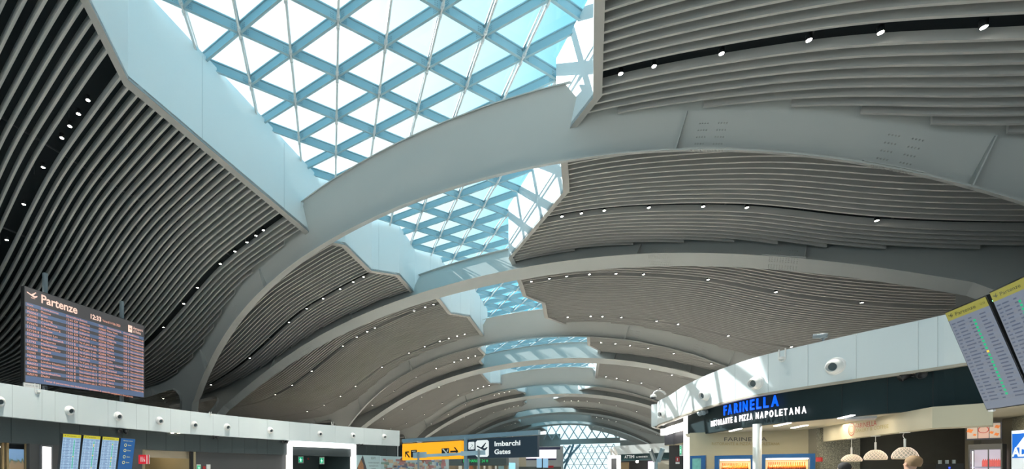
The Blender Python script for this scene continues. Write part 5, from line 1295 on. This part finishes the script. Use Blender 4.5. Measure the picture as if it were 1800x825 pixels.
for r_, t_ in enumerate((.26, .42, .58)):
    proto = None
    for i in range(9):
        s = .36 + .58 * (i + .5) / 9; base = bil(c4, s, t_) - n * .25; cc = cols[(r_ + (1 if i > 3 else 0)) % 4]
        if proto is None:
            m1 = MB(); m1.lathe((0, 0, 0), (0, 0, 1), [(0, .001), (0, .026), (.15, .026), (.19, .010), (.21, .010)], 8); proto = bpy.data.meshes.new('drink'); proto.from_pydata([tuple(x) for x in m1.v], [], m1.f); proto.materials.append(mat('drink_%d' % r_, cc, .3, emit=cc, es=.5))
        o_ = bpy.data.objects.new('drink_bottle', proto); COL.objects.link(o_); o_.location = base; tag(o_, 'small coloured drink bottle on the %s shelf of the drinks fridge' % ('upper', 'middle', 'lower')[r_], 'bottle', 'drink bottles on the %s fridge shelf' % ('upper', 'middle', 'lower')[r_])
# counter and machine
f = MB(); p0, p1 = Cw(1500, 829, 10.6), Cw(1700, 829, 9.6); q = vquad(p0, p1, 0, 1.15); o, n = slab(q, .7, 'bakery_counter', M_DGREY); tag(o, 'dark bakery counter below the three pendant lamps', 'counter')
rt = thing('coffee_machine', 'dark coffee machine with small lights on the back bar right of the lamps', 'coffee machine', Cw(1670, 829, 12.8))
c4 = [Cw(1645, 816, 12.8), Cw(1694, 815, 12.6), Cw(1694, 835, 12.6), Cw(1645, 835, 12.8)]; o, n = slab(c4, .5, 'body', M_BLACK, rt); f = MB(); patch(f, c4, .45, .52, .3, .45, n, .01); f.build('blue_lamp', fmat('blu', (.05, .1, 1), 1.2), rt)
for k_ in range(3): f = MB(); cc = bil(c4, .15 + .25 * k_, 0); f.tube(cc, cc + Vector((0, 0, .1)), .035, n=12); f.build('cup', M_GREYM, rt)
o = MB().box(Cw(1673, 829, 12.9) + Vector((0, 0, -.15)), (.9, -.5, 0), (.2, .3, 0), (0, 0, .0)).build('back_bar', M_DGREY) if False else None
f = MB(); q = vquad(Cw(1610, 829, 13.2), Cw(1700, 829, 12.7), 0, zat(835, 12.8)); o, n = slab(q, .6, 'back_bar', M_DGREY); tag(o, 'low dark back bar carrying the coffee machine', 'counter')
# operator light box at right edge
c4 = [Cw(1778, 758, 7.2), Cw(1840, 752, 6.75), Cw(1840, 900, 6.75), Cw(1778, 900, 7.2)]; c4[1].z = c4[0].z; c4[2].z = c4[3].z = .3
rt = thing('operator_totem', 'white-framed totem with blue sign and white letters at the right edge', 'sign', bil(c4, .5, 1)); c4g = [bil(c4, 0, 0), bil(c4, 1, 0), bil(c4, 1, 1), bil(c4, 0, 1)]
o, n = slab(c4, .2, 'case', mat('totem_white', (.7, .72, .72), .4, emit=(.8, .85, .85), es=.3), rt)
Wt = (c4[1] - c4[0]).length; Ht = (c4[0] - c4[3]).length; s0 = .02; t1 = .42 / Ht
f = MB(); patch(f, c4, s0 * 2, 1 - s0, .025, t1, n, .008); f.build('blue_panel', fmat('totem_blue', (.005, .13, .55), .9), rt)
f = MB(); f.add([bil(c4, s, t) + n * .014 for s, t in ((.16, t1 * .62), (.42, t1 * .22), (.52, t1 * .22), (.52, t1 * .62))], [(0, 1, 2, 3)]); f.build('wing_emblem', MW2, rt)
text_on(c4, n, .06, t1 * .80, .19, 'ADR', MW2, rt, 'lettering', width=Wt * .66, o=.014, weight=.008)

# ------------------------------------------------------------------ two big tilted screens at right
def rscreen(pa, pb, pd, D0, D1, L, label, rows=24):
    a, b, e = tilted(*pa, *pb, *pd, D0, D1); b.z = a.z; c4 = rect_from(a, b, e, L)
    return dep_screen(c4, 'departures_screen', label, 'screen', {10}, rows, True, .56, fmat('scr_grey', (.15, .18, .23), .75), fmat('scr_ink', (.085, .11, .17), .6), fmat('scr_olive', (.25, .24, .045), .75), None, .055, .003), c4
(_, nS), s1 = rscreen((1662.5, 551), (1733, 520), (1735, 719), 7.6, 7.6 * .905, 1.66, 'tall tilted departures screen at right, complete, with olive Partenze header and green column')
(_, nS2), s2 = rscreen((1741, 515.5), (1812, 486), (1799, 652), 6.75, 6.75 * .905, 1.66, 'tall tilted departures screen cut off by the right edge of the picture')
rt = thing('screen_carrier', 'black carrier frame behind the two tilted screens at right', 'frame', bil(s2, 1, 1))
f = MB(); ns_ = nS
A_ = bil(s1, .5, .5) - ns_ * .3; B_ = bil(s2, .9, .5) - ns_ * .3
for t_ in (.3, .7):
    f.bar(bil(s1, .3, t_) - ns_ * .16, bil(s2, 1.3, t_) - nS2 * .16, .08, .08, Vector((0, 0, 1)))
pm = bil(s2, 1.35, .5) - nS2 * .3; f.bar((pm.x, pm.y, 0), (pm.x, pm.y, 4.6), .15, .15)
f.bar(bil(s1, 1.04, .0) - ns_ * .13, bil(s1, 1.04, 1.0) - ns_ * .13, .10, .12); f.build('rails', M_BLACK, rt)
f = MB(); p_ = bil(s2, -.02, .07) + nS2 * -.03; f.lathe(p_ - nS2 * 0, nS2, [(.03, .001), (.03, .012)], 10); f.build('status_lamp', fmat('grn_led', (.2, 1, .4), 3), rt)
f = MB(); q_ = [bil(s1, .0, 1.005), bil(s1, .12, 1.005), bil(s1, .12, 1.03), bil(s1, .0, 1.03)]; slab(q_, .03, 'white_tag', M_WHITE, rt)

# ------------------------------------------------------------------ people at the bakery counter
def skin_mesh(name, verts, edges, radii, m, parent, root_i=0, sub=2):
    me = bpy.data.meshes.new(name); me.from_pydata(verts, edges, []); ob = bpy.data.objects.new(name, me); COL.objects.link(ob)
    sk = ob.modifiers.new('skin', 'SKIN'); ob.modifiers.new('sub', 'SUBSURF').levels = sub; ob.modifiers['sub'].render_levels = sub
    for i, r in enumerate(radii): me.skin_vertices[0].data[i].radius = (r[0], r[1]) if isinstance(r, tuple) else (r, r)
    me.skin_vertices[0].data[root_i].use_root = True; sk.use_smooth_shade = True
    me.materials.append(m); ob.parent = parent; return ob
SKIN = mat('skin', (.45, .26, .18), .5); 
def person(px, D, height, lean, label, shirt, trousers, hair, face=0.0):
    p = Cw(px, 829, D); rt = thing('person', label, 'person', (p.x, p.y, 0)); rt.rotation_euler = (0, 0, face); k = height / 1.75
    def V(*a): return tuple(x * k for x in a)
    lx = lean
    # body (skin): pelvis, spine, neck, head, arms, legs
    v = [V(0, 0, .95), V(lx * .35, 0, 1.12), V(lx * .8, 0, 1.32), V(lx, 0, 1.44), V(lx * 1.1, -.01, 1.52), V(lx * 1.2, -.03, 1.60), V(lx * 1.25, -.02, 1.69),
         V(lx + .19, 0, 1.41), V(lx + .27, -.02, 1.14), V(lx + .25, -.22, 1.02), V(lx + .22, -.30, 1.0),
         V(lx - .19, 0, 1.41), V(lx - .27, -.02, 1.14), V(lx - .25, -.22, 1.02), V(lx - .22, -.30, 1.0),
         V(.10, 0, .88), V(.11, .0, .50), V(.11, .02, .09), V(.12, -.13, .04), V(-.10, 0, .88), V(-.11, 0, .50), V(-.11, .02, .09), V(-.12, -.13, .04)]
    e = [(0, 1), (1, 2), (2, 3), (3, 4), (4, 5), (5, 6), (3, 7), (7, 8), (8, 9), (9, 10), (3, 11), (11, 12), (12, 13), (13, 14), (0, 15), (15, 16), (16, 17), (17, 18), (0, 19), (19, 20), (20, 21), (21, 22)]
    r = [(.14, .10), (.13, .095), (.15, .10), (.09, .08), .052, (.075, .09), (.072, .088), .062, .045, .035, .025, .062, .045, .035, .025, .085, .06, .045, .035, .085, .06, .045, .035]
    skin_mesh('body', v, e, [tuple(x * k for x in q) if isinstance(q, tuple) else q * k for q in r], SKIN, rt)
    for sx in (1, -1):  # fingers and thumb
        for fi in range(5):
            a = (lx + sx * .22 + (fi - 2) * .018 * (-sx) if fi < 4 else lx + sx * .22 - sx * .045, -.30 if fi < 4 else -.27, 1.0)
            ln_ = (.065, .075, .08, .07, .05)[fi]; b1 = (a[0] - (0 if fi < 4 else sx * .02), a[1] - ln_ * .5, a[2] + .002); b2 = (b1[0], b1[1] - ln_ * .42, b1[2] - .022)
            skin_mesh('finger', [V(*a), V(*b1), V(*b2)], [(0, 1), (1, 2)], [.010, .009, .008], SKIN, rt, 0, 1)
    sv = [V(0, 0, .93), V(lx * .35, 0, 1.12), V(lx * .8, 0, 1.32), V(lx, 0, 1.43), V(lx * 1.05, 0, 1.475), V(lx + .19, 0, 1.41), V(lx + .265, -.01, 1.2), V(lx - .19, 0, 1.41), V(lx - .265, -.01, 1.2)]
    skin_mesh('shirt', sv, [(0, 1), (1, 2), (2, 3), (3, 4), (3, 5), (5, 6), (3, 7), (7, 8)], [(.165, .12), (.155, .115), (.175, .125), (.12, .105), .07, .085, .075, .085, .075], shirt, rt)
    tv = [V(0, 0, .97), V(.10, 0, .86), V(.11, 0, .50), V(.11, .02, .10), V(-.10, 0, .86), V(-.11, 0, .50), V(-.11, .02, .10)]
    skin_mesh('trousers', tv, [(0, 1), (1, 2), (2, 3), (0, 4), (4, 5), (5, 6)], [(.16, .12), .105, .075, .065, .105, .075, .065], trousers, rt)
    hv = [V(lx * 1.25, .02, 1.66), V(lx * 1.25, .01, 1.72)]
    hb = MB(); c_ = Vector(V(lx * 1.24, .012, 1.675))
    hb.lathe(c_, (0, .25, 1), [(-.06 * k, .086 * k), (0, .095 * k), (.05 * k, .084 * k), (.085 * k, .05 * k), (.095 * k, .001)], 20)
    me_ = bpy.data.meshes.new('hair'); me_.from_pydata([tuple(x) for x in hb.v], [], hb.f); me_.polygons.foreach_set('use_smooth', [True] * len(me_.polygons)); me_.materials.append(hair); ho = bpy.data.objects.new('hair', me_); COL.objects.link(ho); ho.parent = rt
    # face features
    fc = MB(); hx, hy, hz = V(lx * 1.22, -.10, 1.635)
    fc.lathe((hx, hy, hz), (0, -1, -.25), [(0, .016), (.03, .009), (.034, .001)], 10)
    for sx in (-1, 1): fc.lathe((hx + sx * .085 * k, hy + .09, hz), (sx, 0, 0), [(0, .028), (.012, .022), (.014, .001)], 10)
    me_ = bpy.data.meshes.new('nose_and_ears'); me_.from_pydata([tuple(x) for x in fc.v], [], fc.f); me_.materials.append(SKIN); fo = bpy.data.objects.new('nose_and_ears', me_); COL.objects.link(fo); fo.parent = rt
    ey = MB()
    for sx in (-1, 1): ey.lathe((hx + sx * .033, hy + .012, hz + .03), (0, -1, 0), [(0, .011), (.006, .006), (.007, .001)], 8)
    ey.box((hx, hy + .012, hz - .055), (.024, 0, 0), (0, .006, 0), (0, 0, .004))
    me_ = bpy.data.meshes.new('eyes_and_mouth'); me_.from_pydata([tuple(x) for x in ey.v], [], ey.f); me_.materials.append(mat('eye_dark', (.05, .02, .02), .4)); fo = bpy.data.objects.new('eyes_and_mouth', me_); COL.objects.link(fo); fo.parent = rt
    return rt
person(1566, 7.4, 1.84, -.26, 'person in a tan top leaning at the bakery counter below the right pendant lamp', mat('tan_cloth', (.30, .24, .17), .8), mat('navy_cloth', (.03, .035, .05), .8), mat('brown_hair', (.20, .12, .06), .8), 3.5)
person(1485, 8.6, 1.76, 0, 'dark-haired person whose head just shows below the left pendant lamp', mat('dark_cloth', (.03, .03, .035), .8), mat('navy_cloth', (0, 0, 0)), mat('black_hair', (.012, .010, .010), .8), 2.6)

# lettering becomes plain meshes
bpy.context.view_layer.update()
dg = bpy.context.evaluated_depsgraph_get()
for ob in [o for o in COL.objects if o.type == 'FONT']:
    me = bpy.data.meshes.new_from_object(ob.evaluated_get(dg)); nm = ob.name.split('.')[0]
    no = bpy.data.objects.new(nm, me); COL.objects.link(no); no.parent = ob.parent; me.transform(TXT[ob.name])
    for k_ in ('label', 'category', 'group', 'kind'):
        if k_ in ob: no[k_] = ob[k_]
    bpy.data.objects.remove(ob)
